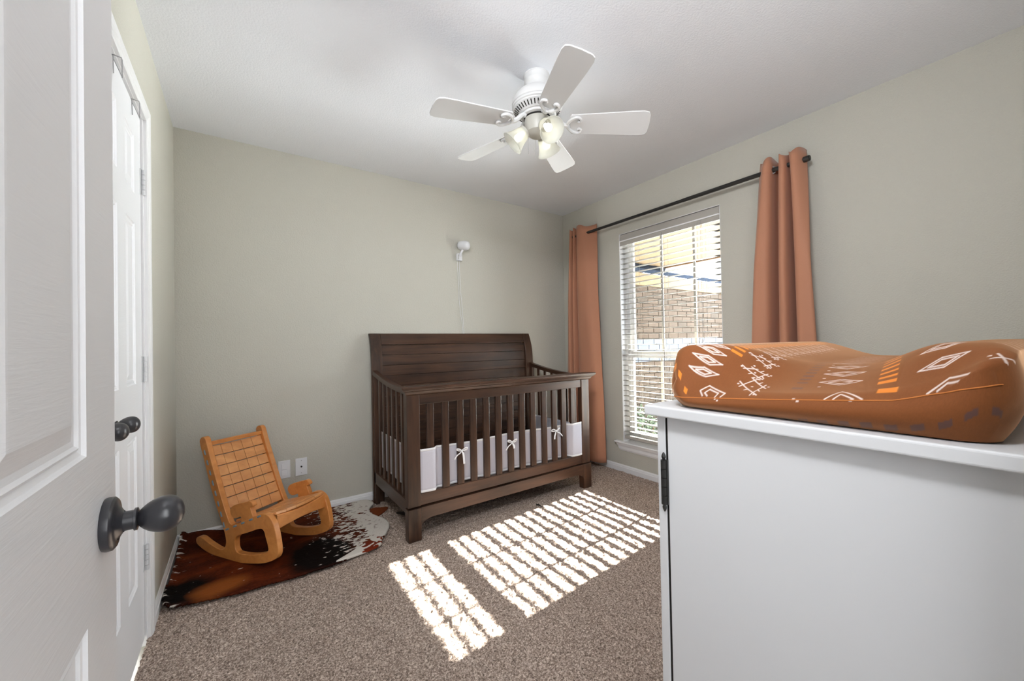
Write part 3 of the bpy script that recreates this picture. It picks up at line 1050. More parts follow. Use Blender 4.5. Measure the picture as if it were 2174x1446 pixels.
# ---------------------------------------------------------------- cowhide rug
RZ = 0.006
OUT = [(-0.286, 2.965), (-0.25, 2.982), (-0.1, 2.984), (0.2, 2.984), (0.45, 2.982), (0.60, 2.980), (0.685, 2.983), (0.745, 2.965), (0.772, 2.915), (0.770, 2.87), (0.742, 2.83), (0.716, 2.77), (0.715, 2.70), (0.735, 2.64),
       (0.762, 2.57), (0.763, 2.49), (0.735, 2.42), (0.70, 2.36), (0.655, 2.315), (0.60, 2.262), (0.50, 2.225), (0.42, 2.20), (0.30, 2.195), (0.20, 2.19), (0.1, 2.205), (0.0, 2.205), (-0.08, 2.22), (-0.16, 2.235), (-0.24, 2.255), (-0.282, 2.285), (-0.287, 2.40), (-0.284, 2.6), (-0.287, 2.8)]
def hide_mat():
    t = NT('brown and white cowhide')
    v = t.coord()
    nd = t.n('ShaderNodeTexNoise')
    nd.inputs['Scale'].default_value = 7
    nd.inputs['Detail'].default_value = 4
    t.l(v, nd.inputs['Vector'])
    sx, sy, sz = t.sep(v)
    # brown field: black, mahogany and ginger
    big = t.noise(t.coord((1.6, 3.0, 1), (0, 0, 0.25)), 2.2, 5, 0.62, 0.5)
    brown = t.ramp(big, [(0.28, lin(20, 8, 5)), (0.44, lin(62, 20, 9)), (0.60, lin(104, 44, 16)), (0.76, lin(150, 80, 30))])
    hair = t.noise(t.coord((30, 140, 30), (0, 0, 0.5)), 3.0, 3)
    brown = t.mix(0.35, brown, t.ramp(hair, [(0.3, lin(30, 10, 6)), (0.7, lin(112, 50, 22))]))
    # dark blot
    def blob(cx, cy, rx, ry, soft):
        dx = t.math('DIVIDE', t.math('SUBTRACT', sx, cx), rx)
        dy = t.math('DIVIDE', t.math('SUBTRACT', sy, cy), ry)
        d = t.math('SQRT', t.math('ADD', t.math('MULTIPLY', dx, dx), t.math('MULTIPLY', dy, dy)))
        d = t.math('ADD', d, t.math('MULTIPLY', t.math('SUBTRACT', nd.outputs[0], 0.5), 0.9))
        m = t.n('ShaderNodeMapRange')
        m.inputs['From Min'].default_value = 1.0 + soft
        m.inputs['From Max'].default_value = 1.0 - soft
        t.l(d, m.inputs['Value'])
        return m.outputs[0]
    brown = t.mix(blob(0.36, 2.36, 0.16, 0.20, 0.25), brown, lin(12, 6, 5))
    brown = t.mix(blob(-0.22, 2.36, 0.10, 0.12, 0.3), brown, lin(12, 8, 8))
    brown = t.mix(blob(-0.08, 2.30, 0.10, 0.07, 0.35), brown, lin(132, 72, 30))
    white = t.mix(t.math('MULTIPLY', t.noise(v, 12, 2), 0.3), lin(214, 208, 200), lin(188, 180, 172))
    # speckled change-over from brown to white along +x
    sp = t.noise(t.coord((24, 44, 20), (0, 0, 0.3)), 1.3, 2, 0.5)
    g = t.n('ShaderNodeMapRange')
    g.inputs['From Min'].default_value = 0.27
    g.inputs['From Max'].default_value = 0.76
    g.inputs['To Min'].default_value = -0.26
    g.inputs['To Max'].default_value = 0.22
    gx = t.math('ADD', t.math('ADD', sx, t.math('MULTIPLY', sy, 0.03)), t.math('MULTIPLY', t.math('SUBTRACT', nd.outputs[0], 0.5), 0.22))
    t.l(t.math('SUBTRACT', gx, 0.08), g.inputs['Value'])
    k = t.math('ADD', sp, g.outputs[0])
    m1 = t.n('ShaderNodeMapRange')
    m1.inputs['From Min'].default_value = 0.47
    m1.inputs['From Max'].default_value = 0.53
    t.l(k, m1.inputs['Value'])
    c = t.mix(m1.outputs[0], brown, white)
    # white streaks along the wall edge and front left corner
    st = t.noise(t.coord((7, 26, 10), (0, 0, 0.25)), 1.2, 3, 0.55)
    e = t.n('ShaderNodeMapRange')
    e.inputs['From Min'].default_value = -0.15
    e.inputs['From Max'].default_value = -0.29
    e.inputs['To Min'].default_value = 0.0
    e.inputs['To Max'].default_value = 0.20
    t.l(sx, e.inputs['Value'])
    m2 = t.n('ShaderNodeMapRange')
    m2.inputs['From Min'].default_value = 0.745
    m2.inputs['From Max'].default_value = 0.79
    t.l(t.math('ADD', st, e.outputs[0]), m2.inputs['Value'])
    c = t.mix(m2.outputs[0], c, white)
    c = t.mix(t.math('MULTIPLY', blob(-0.15, 2.26, 0.055, 0.05, 0.25), m2.outputs[0]), c, white)
    t.set(c, 0.7, 0, 0.08)
    t.bump(hair, 0.35, 0.003)
    return t.m
MT['hide'] = hide_mat()
MT['hidebrown'] = cloth('ginger brown hide', (112, 54, 24), 120, 0.7, 0.0, 0.3)
rug = thing('cowhide_rug', 'brown and white cowhide rug lying under the small rocking chair', 'rug', (0, 0, 0))
OUTS = crom(OUT, 5)
def hide_mesh():
    st = 0.005
    poly = np.array(OUTS)
    xs = np.arange(poly[:, 0].min() - st, poly[:, 0].max() + st, st)
    ys = np.arange(poly[:, 1].min() - st, poly[:, 1].max() + st, st)
    X, Y = np.meshgrid(xs, ys, indexing='ij')
    def inside(px, py):
        r = np.zeros(px.shape, bool)
        x0, y0 = poly[-1]
        for x1, y1 in poly:
            c = ((y1 > py) != (y0 > py)) & (px < (x0 - x1) * (py - y1) / (y0 - y1 + 1e-12) + x1)
            r ^= c
            x0, y0 = x1, y1
        return r
    cx = (X[:-1, :-1] + X[1:, 1:]) / 2
    cy = (Y[:-1, :-1] + Y[1:, 1:]) / 2
    ok = inside(cx, cy)
    jit = rng.uniform(-1, 1, X.shape) * 0.0012
    sm_ = lambda v: np.clip(v, 0, 1) ** 2 * (3 - 2 * np.clip(v, 0, 1))
    Z = 0.0105 + 0.002 * np.sin(X * 17 + Y * 9) * np.sin(Y * 13) + jit * 0.5
    Z += 0.042 * sm_((-0.02 - X) / 0.2) * sm_((Y - 2.90) / 0.07) + 0.016 * sm_((-0.25 - X) / 0.035)
    b = MB()
    idx = -np.ones(X.shape, int)
    used = np.zeros(X.shape, bool)
    for dx in (0, 1):
        for dy in (0, 1):
            used[dx:used.shape[0] - 1 + dx, dy:used.shape[1] - 1 + dy] |= ok
    ii, jj = np.nonzero(used)
    idx[ii, jj] = np.arange(len(ii))
    vs = np.stack([X[ii, jj] + jit[ii, jj], Y[ii, jj] + rng.uniform(-1, 1, len(ii)) * 0.0012, Z[ii, jj]], -1)
    a, c = np.nonzero(ok)
    fs = np.stack([idx[a, c], idx[a + 1, c], idx[a + 1, c + 1], idx[a, c + 1]], -1)
    b.add(vs.tolist(), fs.tolist())
    o = b.build('hide', MT['hide'], rug, smooth=True, angle=180)
    m = o.modifiers.new('solid', 'SOLIDIFY')
    m.thickness = 0.009
    m.offset = -1
    return o
hide_mesh()
MB().prism(crom([(0.70, 2.80), (0.765, 2.825), (0.80, 2.805), (0.838, 2.79), (0.842, 2.765), (0.80, 2.715), (0.745, 2.675), (0.70, 2.68)], 4), lambda p, q, t: (p, q, t), -0.001, 0.004).build('tail_flap', MT['hidebrown'], rug, bevel=0.0015)
# front corner folded over on itself
fl = MB()
fpts = [(0.40, 2.205), (0.47, 2.25), (0.55, 2.30), (0.64, 2.345), (0.668, 2.325), (0.660, 2.285), (0.635, 2.243), (0.54, 2.217)]
fl.prism(crom(fpts, 4), lambda p, q, t: (p, q, t), 0.0115, 0.024)
def flap_mat():
    t = NT('folded hide edge brown and white')
    v = t.coord()
    n = t.noise(v, 16, 2, 0.5, 0.5)
    sx = t.sep(v)[0]
    n = t.math('ADD', n, t.math('MULTIPLY', t.math('SUBTRACT', sx, 0.57), 1.3))
    t.set(t.ramp(n, [(0.55, lin(212, 206, 198)), (0.58, lin(112, 40, 20))]), 0.7, 0, 0.08)
    return t.m
fl.build('folded_corner', flap_mat(), rug, bevel=0.005, segs=3)

# ---------------------------------------------------------------- rocking chair
P1 = np.array((0.0445, 2.4235)); P2 = np.array((0.3100, 2.5965))
CH_Z = 0.0305
wv = (P2 - P1); CW = float(np.hypot(*wv)); wv = wv / CW
dv = np.array((wv[1], -wv[0]))
RC = thing('rocking_chair', "small honey wood child's rocking chair standing on the cowhide rug", 'rocking chair', (P1[0], P1[1], 0.0115))
def cl(a, b_, c):
    p = P1 + dv * a + wv * c
    return (p[0], p[1], CH_Z + b_)
outer = [(-0.350, 0.047), (-0.410, 0.066), (-0.448, 0.062), (-0.460, 0.040), (-0.440, 0.018), (-0.351, -0.008), (-0.21, -0.018), (-0.10, -0.014), (0.0, 0.0), (0.08, 0.017), (0.145, 0.042), (0.180, 0.066), (0.189, 0.105),
         (0.172, 0.187), (0.150, 0.238), (0.118, 0.262), (0.078, 0.266), (0.026, 0.246), (-0.06, 0.208), (-0.135, 0.180), (-0.168, 0.178), (-0.186, 0.200), (-0.226, 0.277), (-0.281, 0.400), (-0.330, 0.512), (-0.358, 0.585), (-0.372, 0.612), (-0.396, 0.618), (-0.418, 0.600),
         (-0.414, 0.570), (-0.381, 0.490), (-0.337, 0.372), (-0.289, 0.266), (-0.240, 0.175), (-0.215, 0.120), (-0.205, 0.075), (-0.222, 0.040), (-0.262, 0.028)]
hole = [(-0.120, 0.118), (-0.03, 0.154), (0.055, 0.186), (0.086, 0.182), (0.100, 0.150), (0.119, 0.100), (0.108, 0.079), (0.080, 0.067), (0.0, 0.046), (-0.095, 0.036), (-0.125, 0.045), (-0.133, 0.075)]
TH = 0.028
for c0 in (0.0, CW):
    MB().prism(crom(outer, 4), cl, c0, c0 + TH, [crom(hole, 4)]).build('side_frame', MT['px'], RC, smooth=True, bevel=0.0028, segs=2, angle=30)
arm = [(-0.149, 0.263), (-0.138, 0.285), (-0.108, 0.301), (-0.06, 0.317), (-0.022, 0.327), (0.000, 0.335), (0.020, 0.330), (0.029, 0.312), (0.010, 0.304), (0.016, 0.285), (0.031, 0.250), (0.02, 0.235), (-0.056, 0.205), (-0.064, 0.243), (-0.085, 0.238), (-0.113, 0.231), (-0.138, 0.240)]
for c0, oa, ob in ((0.002, -0.024, -0.020), (CW + 0.002, 0.0, -0.012)):
    MB().prism(crom([(p[0] + oa, p[1] + ob) for p in arm], 4), cl, c0 + 0.001, c0 + 0.025, ()).build('armrest', MT['px'], RC, smooth=True, bevel=0.004, segs=3, angle=30)
# woven-looking wooden blocks of back and seat
e1 = np.array((-0.374, 0.566)); e0 = np.array((-0.190, 0.186))
ub = (e1 - e0) / np.linalg.norm(e1 - e0)
nb = np.array((ub[1], -ub[0]))        # forward normal
gap_c = (CW - TH) / 5
def sagf(c):
    m = (c - TH) / (CW - TH) * 2 - 1
    return 0.004 + 0.009 * (1 - m * m)
def block(org, u, nrm, hgt, c0, c1, dev):
    b = MB()
    th = 0.013
    def fn(s, n_, c):
        p = org + u * s + nrm * (n_ - sagf(c) + dev)
        return cl(p[0], p[1], c)
    vs = []
    for n_ in (-th, 0):
        for (s, c) in ((0, c0), (hgt, c0), (hgt, c1), (0, c1)):
            vs.append(fn(s, n_, c))
    b.add(vs, [(0, 1, 2, 3), (4, 5, 6, 7), (0, 1, 5, 4), (1, 2, 6, 5), (2, 3, 7, 6), (3, 0, 4, 7)])
    b.build('block', MT['pblk'], RC, bevel=0.0016)
Lb = np.linalg.norm(e1 - e0)
for r in range(7):
    rh = Lb / 7
    for c in range(5):
        ca = TH + gap_c * c
        sag = random.uniform(-0.0007, 0.0007)
        block(e0 + ub * (rh * r + 0.002), ub, nb, rh - 0.0042, ca + 0.0008, ca + gap_c - 0.0008, sag)
s0_ = np.array((-0.172, 0.192)); s1_ = np.array((0.139, 0.276))
us = (s1_ - s0_) / np.linalg.norm(s1_ - s0_)
ns = np.array((-us[1], us[0]))
Ls = np.linalg.norm(s1_ - s0_)
for r in range(5):
    rh = Ls / 5
    for c in range(5):
        ca = TH + gap_c * c
        sag = random.uniform(-0.0007, 0.0007)
        block(s0_ + us * (rh * r + 0.002), us, ns, rh - 0.004, ca + 0.0008, ca + gap_c - 0.0008, sag)
# top bar, front rail, rear rail
def crossbar(name, a, b_, ta, tb, sagmid, n=10, low=0.0):
    vs, fs = [], []
    for i in range(n + 1):
        t = i / n
        c = TH - 0.002 + (CW - TH + 0.004) * t
        s = sagmid * math.sin(PI * t)
        vs += [cl(a - ta / 2, b_ - tb / 2 - low * math.sin(PI * t), c), cl(a + ta / 2, b_ - tb / 2 - low * math.sin(PI * t), c), cl(a + ta / 2, b_ + tb / 2 - s, c), cl(a - ta / 2, b_ + tb / 2 - s, c)]
    for i in range(n):
        for k in range(4):
            fs.append((i * 4 + k, i * 4 + (k + 1) % 4, i * 4 + 4 + (k + 1) % 4, i * 4 + 4 + k))
    MB().add(vs, fs).build(name, MT['px'], RC, smooth=True, bevel=0.003, angle=30)
crossbar('back_top_bar', -0.378, 0.577, 0.02, 0.022, 0.0)
crossbar('front_rail', 0.140, 0.222, 0.022, 0.076, 0.016, low=-0.010)
crossbar('rear_rail', -0.20, 0.125, 0.02, 0.05, 0.0)
# rope stitches on the outer faces
def stitch(a, b_, ang, c, L=0.027):
    da, db = math.cos(ang) * L / 2, math.sin(ang) * L / 2
    out = -1 if c < 0.1 else 1
    pts = [cl(a - da, b_ - db, c - out * 0.003), cl(a - da * 0.9, b_ - db * 0.9, c - out * 0.0016), cl(a - da * 0.7, b_ - db * 0.7, c - out * 0.0004), cl(a, b_, c), cl(a + da * 0.7, b_ + db * 0.7, c - out * 0.0004), cl(a + da * 0.9, b_ + db * 0.9, c - out * 0.0016), cl(a + da, b_ + db, c - out * 0.003)]
    MB().tube(pts, [0.0030, 0.0043, 0.0048, 0.0049, 0.0048, 0.0043, 0.0030], 12).build('rope_stitch', MT['rope'], RC, smooth=True)
pang = math.atan2(0.334, -0.131)
for c in (0.0, CW + TH):
    for i in range(8):
        t = i / 7
        p = np.array((-0.372, 0.535)) * (1 - t) + np.array((-0.218, 0.165)) * t
        stitch(p[0], p[1], pang, c)
    for i in range(5):
        t = i / 4
        p = np.array((-0.192, 0.146)) * (1 - t) + np.array((0.055, 0.249)) * t
        stitch(p[0], p[1], math.atan2(0.103, 0.247), c)

# ---------------------------------------------------------------- wall plates
def plate(y, z0, z1, x0, x1):
    return MB().box((x0, YB - 0.006, z0), (x1, YB, z1))
sw = thing('light_switch', 'white wall plate with two stacked rocker switches on the back wall', 'switch', (0.237, YB, 0.329))
plate(0, 0.272, 0.387, 0.202, 0.272).build('plate', MT['plastic'], sw, bevel=0.002)
for zc in (0.349, 0.310):
    MB().add([(0.221, YB - 0.006, zc - 0.018), (0.253, YB - 0.006, zc - 0.018), (0.253, YB - 0.006, zc + 0.018), (0.221, YB - 0.006, zc + 0.018),
              (0.222, YB - 0.0105, zc - 0.017), (0.252, YB - 0.0105, zc - 0.017), (0.252, YB - 0.0075, zc + 0.017), (0.222, YB - 0.0075, zc + 0.017)],
             [(0, 1, 2, 3), (4, 5, 6, 7), (0, 1, 5, 4), (1, 2, 6, 5), (2, 3, 7, 6), (3, 0, 4, 7)]).build('rocker', MT['plastic'], sw)
cp = thing('cable_plate', 'white wall plate with a black cable socket in its middle', 'wall plate', (0.337, YB, 0.329))
plate(0, 0.272, 0.387, 0.302, 0.372).build('plate', MT['plastic'], cp, bevel=0.002)
MB().tube([(0.337, YB - 0.006, 0.331), (0.337, YB - 0.012, 0.331)], 0.006, 6).build('socket', MT['black'], cp)
for zc in (0.289, 0.371):
    MB().tube([(0.337, YB - 0.0055, zc), (0.337, YB - 0.0072, zc)], 0.0028, 8).build('screw', MT['steel'], cp)

# ---------------------------------------------------------------- baby camera
bc = thing('baby_camera', 'small round white baby camera fixed high on the back wall with a thin cord', 'camera', (1.56, YB, 1.93))
Mx = Matrix.Translation((1.575, 2.955, 1.972)) @ Vector((0.55, -0.82, -0.12)).normalized().to_track_quat('Z', 'Y').to_matrix().to_4x4()
MB().lathe([(0.0, -0.055), (0.022, -0.053), (0.034, -0.044), (0.040, -0.025), (0.042, 0.0), (0.040, 0.022), (0.034, 0.040), (0.022, 0.050), (0.0, 0.052)], Mx, 28).build('body', MT['plastic'], bc, smooth=True)
MB().lathe([(0.0, 0.0525), (0.013, 0.0522), (0.015, 0.0505)], Mx @ Matrix.Translation((0.012, 0.0, -0.004)), 20).build('lens_ring', MT['plastic'], bc, smooth=True)
MB().lathe([(0.033, -0.046), (0.0355, -0.042)], Mx, 24).build('seam', MT['steel'], bc)
MB().tube([(1.545, YB, 1.885), (1.545, 2.975, 1.885), (1.552, 2.965, 1.91), (1.565, 2.958, 1.935)], [0.011, 0.011, 0.009, 0.009], 12).build('mount_arm', MT['plastic'], bc, smooth=True)
MB().box((1.522, 2.972, 1.845), (1.568, YB, 1.905)).build('mount_block', MT['plastic'], bc, bevel=0.003)
MB().box((1.528, 2.9705, 1.853), (1.535, 2.973, 1.895)).build('slot', MT['fangrey'], bc)
cd = crom([(1.531, 2.985, 1.85), (1.534, 2.998, 1.80), (1.540, 2.999, 1.65), (1.545, 2.9985, 1.5), (1.558, 2.999, 1.38), (1.572, 2.999, 1.29), (1.576, 3.0, 1.222)], 6, False)
MB().tube(cd, 0.0017, 6).build('cord', MT['plastic'], bc, smooth=True)
cd = crom([(1.548, 2.985, 1.85), (1.552, 2.998, 1.80), (1.556, 2.999, 1.65), (1.565, 2.9985, 1.52), (1.574, 2.999, 1.40), (1.582, 2.999, 1.29), (1.586, 3.0, 1.222)], 6, False)
MB().tube(cd, 0.0017, 6).build('cord', MT['plastic'], bc, smooth=True)

# ---------------------------------------------------------------- ceiling fan
FX, FY = 1.214, 1.492
fan = thing('ceiling_fan', 'white five blade ceiling fan with three lit glass shades', 'ceiling fan', (FX, FY, H))
T0 = Matrix.Translation((FX, FY, 0))
MB().lathe([(0.0, H), (0.064, H), (0.064, H - 0.003), (0.062, H - 0.006), (0.062, H - 0.030), (0.058, H - 0.036), (0.056, H - 0.05), (0.056, H - 0.075), (0.060, H - 0.082)], T0, 40).build('canopy', MT['fanwhite'], fan, smooth=True, angle=30)
MB().lathe([(0.056, 2.368), (0.064, 2.366), (0.084, 2.358), (0.103, 2.343), (0.117, 2.322), (0.1235, 2.300), (0.1235, 2.292), (0.120, 2.289), (0.1225, 2.286), (0.1225, 2.278), (0.118, 2.275), (0.116, 2.270), (0.085, 2.245), (0.0, 2.245)], T0, 56).build('motor_housing', MT['fanwhite'], fan, smooth=True, angle=25)
for k in range(40):
    a = 2 * PI * k / 40
    ca, sa = math.cos(a), math.sin(a)
    p0 = (FX + 0.111 * ca, FY + 0.111 * sa, 2.2655)
    p1 = (FX + 0.093 * ca, FY + 0.093 * sa, 2.2510)
    MB().tube([p0, p1], 0.0026, 5).build('vent_slot', MT['dark'], fan)
MB().lathe([(0.0, 2.246), (0.078, 2.246), (0.078, 2.234), (0.066, 2.230), (0.0, 2.230)], T0, 40).build('flywheel', MT['fanwhite'], fan, smooth=True, angle=25)
MB().lathe([(0.0, 2.231), (0.0655, 2.231), (0.0665, 2.223), (0.0, 2.222)], T0, 40).build('shadow_gap_ring', MT['dark'], fan)
MB().lathe([(0.0, 2.224), (0.0635, 2.224), (0.0645, 2.215), (0.063, 2.185), (0.055, 2.160), (0.040, 2.147), (0.018, 2.141), (0.0, 2.140)], T0, 40).build('switch_housing', MT['fangrey'], fan, smooth=True, angle=30)
BLADES = [(2.197, -0.272, 0.019), (2.197, -0.212, 0.026), (2.142, 0.082, -0.019), (2.178, -0.236, 0.026), (2.164, -0.362, -0.004)]
for k in range(5):
    ztip, tilt, da_ = BLADES[k]
    a = 0.544 + math.radians(72 * k) + da_
    ca, sa = math.cos(a), math.sin(a)
    def bp_(r, s, n_):
        # r outward, s sideways, n normal; pitched about the blade axis
        s2, n2 = s * math.cos(tilt) - n_ * math.sin(tilt), s * math.sin(tilt) + n_ * math.cos(tilt)
        return (FX + r * ca - s2 * sa, FY + r * sa + s2 * ca, 2.192 + (ztip - 2.192) * max(0.0, (r - 0.10) / 0.432) + n2)
    out = [(0.165, -0.052), (0.30, -0.058), (0.44, -0.065), (0.50, -0.066), (0.522, -0.060), (0.530, -0.045), (0.533, 0.0), (0.530, 0.045), (0.522, 0.060), (0.50, 0.066), (0.44, 0.065), (0.30, 0.058), (0.165, 0.052), (0.158, 0.04), (0.158, -0.04)]
    bl_ = MB().prism(out, bp_, 0.0, 0.006).build('blade', MT['fanwhite'], fan, bevel=0.0015)
    b = MB()
    # decorative iron: neck, cross bow and two scrolls
    neck = [(0.066, 0.0, 0.042), (0.085, 0.0, 0.036), (0.11, 0.0, 0.012), (0.135, 0.0, -0.004), (0.15, 0.0, -0.005)]
    b.tube([bp_(*p) for p in crom(neck, 4, False)], [0.013] * 3 + [0.011] * 10 + [0.010] * 4, 8)
    for sg in (-1, 1):
        sc = [(0.142, 0.0, -0.005), (0.152, 0.018 * sg, -0.005), (0.168, 0.034 * sg, -0.005), (0.190, 0.042 * sg, -0.005), (0.206, 0.036 * sg, -0.005), (0.210, 0.024 * sg, -0.005), (0.201, 0.018 * sg, -0.005), (0.194, 0.024 * sg, -0.005)]
        pts = crom(sc, 4, False)
        b.tube([bp_(*p) for p in pts], [0.0085 - 0.003 * i / len(pts) for i in range(len(pts))], 8)
    b.build('blade_iron', MT['fanwhite'], fan, smooth=True)
shade_prof = [(0.026, 0.0), (0.030, 0.004), (0.034, 0.018), (0.038, 0.036), (0.044, 0.056), (0.052, 0.074), (0.060, 0.086)]
for k, ang in enumerate((-97, 143, 23)):
    a = math.radians(ang)
    el = math.radians(-42)
    ax = Vector((math.cos(a) * math.cos(el), math.sin(a) * math.cos(el), math.sin(el)))
    base = Vector((FX + 0.062 * math.cos(a), FY + 0.062 * math.sin(a), 2.170))
    Ma = Matrix.Translation(base) @ ax.to_track_quat('Z', 'Y').to_matrix().to_4x4()
    MB().lathe([(0.0, -0.03), (0.016, -0.03), (0.018, -0.008), (0.031, -0.004), (0.032, 0.008), (0.028, 0.010)], Ma, 28).build('lamp_socket', MT['fangrey'], fan, smooth=True, angle=30)
    shd = MB().lathe(shade_prof, Ma, 36).build('lamp_shade', MT['shade'], fan, smooth=True, solid=0.003, angle=80)
    MB().lathe([(0.0, 0.006), (0.010, 0.008), (0.012, 0.022), (0.018, 0.038), (0.019, 0.048), (0.014, 0.060), (0.0, 0.065)], Ma, 20).build('bulb', MT['bulb'], fan, smooth=True)
for dx in (0.01, -0.035):
    MB().tube([(FX + dx, FY + 0.03, 2.15), (FX + dx, FY + 0.03, 2.06)], 0.0008, 4).build('pull_chain', MT['steel'], fan)

# ---------------------------------------------------------------- dresser
DR = thing('dresser', 'tall grey white dresser in the doorway side of the room under a changing pad', 'dresser', (1.3, 0.25, 0))
DX0, DX1, DZ = 0.79, 1.88, 0.98
MB().box((0.762, -0.035, 0.957), (DX1 + 0.028, 0.572, DZ)).build('top', MT['dresser'], DR, bevel=0.004, segs=3)
MB().box((DX0, -0.03, 0.0), (DX0 + 0.018, 0.531, 0.957)).build('side_panel', MT['dresser'], DR, bevel=0.0015)
MB().box((DX1 - 0.018, -0.03, 0.0), (DX1, 0.531, 0.957)).build('side_panel', MT['dresser'], DR, bevel=0.0015)
MB().box((DX0 + 0.018, -0.03, 0.05), (DX1 - 0.018, -0.024, 0.957)).build('back_panel', MT['dresser'], DR)
MB().box((DX0 + 0.018, -0.024, 0.05), (DX1 - 0.018, 0.51, 0.068)).build('bottom_panel', MT['dresser'], DR)
MB().box((DX0 + 0.018, 0.50, 0.0), (DX1 - 0.018, 0.518, 0.05)).build('plinth', MT['dresser'], DR)
MB().box((DX0 + 0.003, 0.5315, 0.06), (DX0 + 0.0185, 0.5370, 0.950)).build('gap_strip', MT['dark'], DR)
for i in range(2):
    x0 = DX0 + 0.001 + i * (DX1 - DX0) / 2
    x1 = x0 + (DX1 - DX0) / 2 - 0.004
    dd = MB().box((x0, 0.5375, 0.01), (x1, 0.558, 0.953)).build('door', MT['dresser'], DR, bevel=0.0015)
    kx = x1 - 0.04 if i == 0 else x0 + 0.04
    MB().lathe([(0.0, 0.022), (0.012, 0.020), (0.014, 0.014), (0.006, 0.008), (0.006, 0.0)], Matrix.Translation((kx, 0.558, 0.55)) @ Matrix.Rotation(-PI / 2, 4, 'X'), 20).build('knob', MT['black'], dd, smooth=True)
for hz in (0.807, 0.20):
    hg = MB()
    hx, hyy = DX0 - 0.005, 0.5385
    for i in range(5):
        z = hz - 0.05 + i * 0.02
        hg.tube([(hx, hyy, z + 0.0006), (hx, hyy, z + 0.0194)], 0.0068, 14)
    hg.box((hx, 0.530, hz - 0.05), (DX0 + 0.002, hyy - 0.004, hz + 0.05))
    h0 = hg.build('hinge', MT['black'], DR, smooth=True, angle=40)
    for s in (1, -1):
        Mx = Matrix.Translation((hx, hyy, hz + 0.05 * s)) @ (Matrix.Identity(4) if s > 0 else Matrix.Rotation(PI, 4, 'X'))
        MB().lathe([(0.003, 0.0), (0.0035, 0.003), (0.0048, 0.006), (0.0042, 0.010), (0.0016, 0.016), (0.0, 0.017)], Mx, 14).build('finial', MT['black'], h0, smooth=True)

# ---------------------------------------------------------------- changing pad
PX0, PX1, PY0, PY1 = 0.782, 1.565, 0.528, 0.045      # PY0 is the side nearest the window
def seam_h(t):
    return np.interp(t, [0, 0.37, 0.61, 0.77, 0.915, 1.0], [0.020, 0.034, 0.044, 0.052, 0.072, 0.080])
def sstep(v):
    v = np.clip(v, 0, 1)
    return v * v * (3 - 2 * v)
def pad_H(t):
    """height of the pad over the dresser at cross position t (0 = window side, 1 = wall side)"""
    return 0.094 + 0.041 * sstep((0.46 - t) / 0.32) + 0.040 * sstep((t - 0.62) / 0.25)
def pad_z(s, t):
    """s = metres from the near end"""
    Lr = 0.11 + 0.10 * np.exp(-((t - 0.5) / 0.25) ** 2) - 0.05 * np.exp(-(t / 0.15) ** 2) - 0.03 * np.exp(-((1 - t) / 0.15) ** 2)
    k = np.clip(s / Lr, 0, 1)
    k = sstep(k) * 0.55 + 0.45 * np.sin(k * PI / 2)
    hi = pad_H(t)
    lo = seam_h(t) + 0.006 + 0.050 * np.exp(-(t / 0.07) ** 2) + 0.028 * np.exp(-((1 - t) / 0.09) ** 2)
    z = lo + (hi - lo) * k
    kf = np.clip((0.783 - s) / 0.10, 0, 1)
    return 0.03 + (z - 0.03) * np.sin(kf * PI / 2) ** 0.7
PRINT = []
def poly_(col, wdt, pts, close=False):
    q = list(pts) + ([pts[0]] if close else [])
    PRINT.append((col, wdt, [(q[i][0], q[i][1], q[i + 1][0], q[i + 1][1]) for i in range(len(q) - 1)]))
def block_(col, a, b, ha, hb):
    # filled dash: ha half size along the pad, hb across
    PRINT.append((col, None, [(a, b, ha, hb)]))
LW = 0.00115
for i in range(32):                                   # nested diamonds, window side
    a, b = 0.039 + 0.0185 * i, 0.067 - 0.0008 * i + (0.0 if i else 0.0)
    for k in (1.0, 0.52):
        poly_('c', LW * 0.8, [(a - 0.0062 * k, b - 0.030 * k), (a + 0.0060 * k, b - 0.001), (a + 0.0052 * k, b + 0.030 * k), (a - 0.0052 * k, b + 0.008 * k)], True)
poly_('c', LW, [(0.003, 0.0835), (0.0106, 0.0751), (0.0211, 0.0896), (0.009, 0.1271), (0.002, 0.121)])
poly_('c', LW, [(0.003, 0.0935), (0.008, 0.086), (0.0145, 0.094), (0.0085, 0.114), (0.001, 0.110)])
block_('c', -0.002, 0.112, 0.0016, 0.0016)
block_('c', -0.005, 0.1175, 0.0016, 0.0016)
poly_('c', LW, [(-0.040, -0.004), (-0.028, -0.003), (-0.026, 0.006), (-0.045, 0.006)])
poly_('c', LW, [(-0.044, -0.001), (-0.034, 0.000), (-0.033, 0.004), (-0.050, 0.008)])
for a, b, ha, hb in ((0.036, -0.008, 0.0045, 0.006), (0.020, 0.000, 0.0048, 0.0055), (0.010, 0.020, 0.0046, 0.0055), (0.003, 0.043, 0.0036, 0.005)):
    block_('o', a, b, ha, hb)
for i in range(36):                                   # orange dashes along the rim
    block_('o', 0.100 + 0.0150 * i, 0.108 - 0.0002 * i, 0.0034, 0.011)
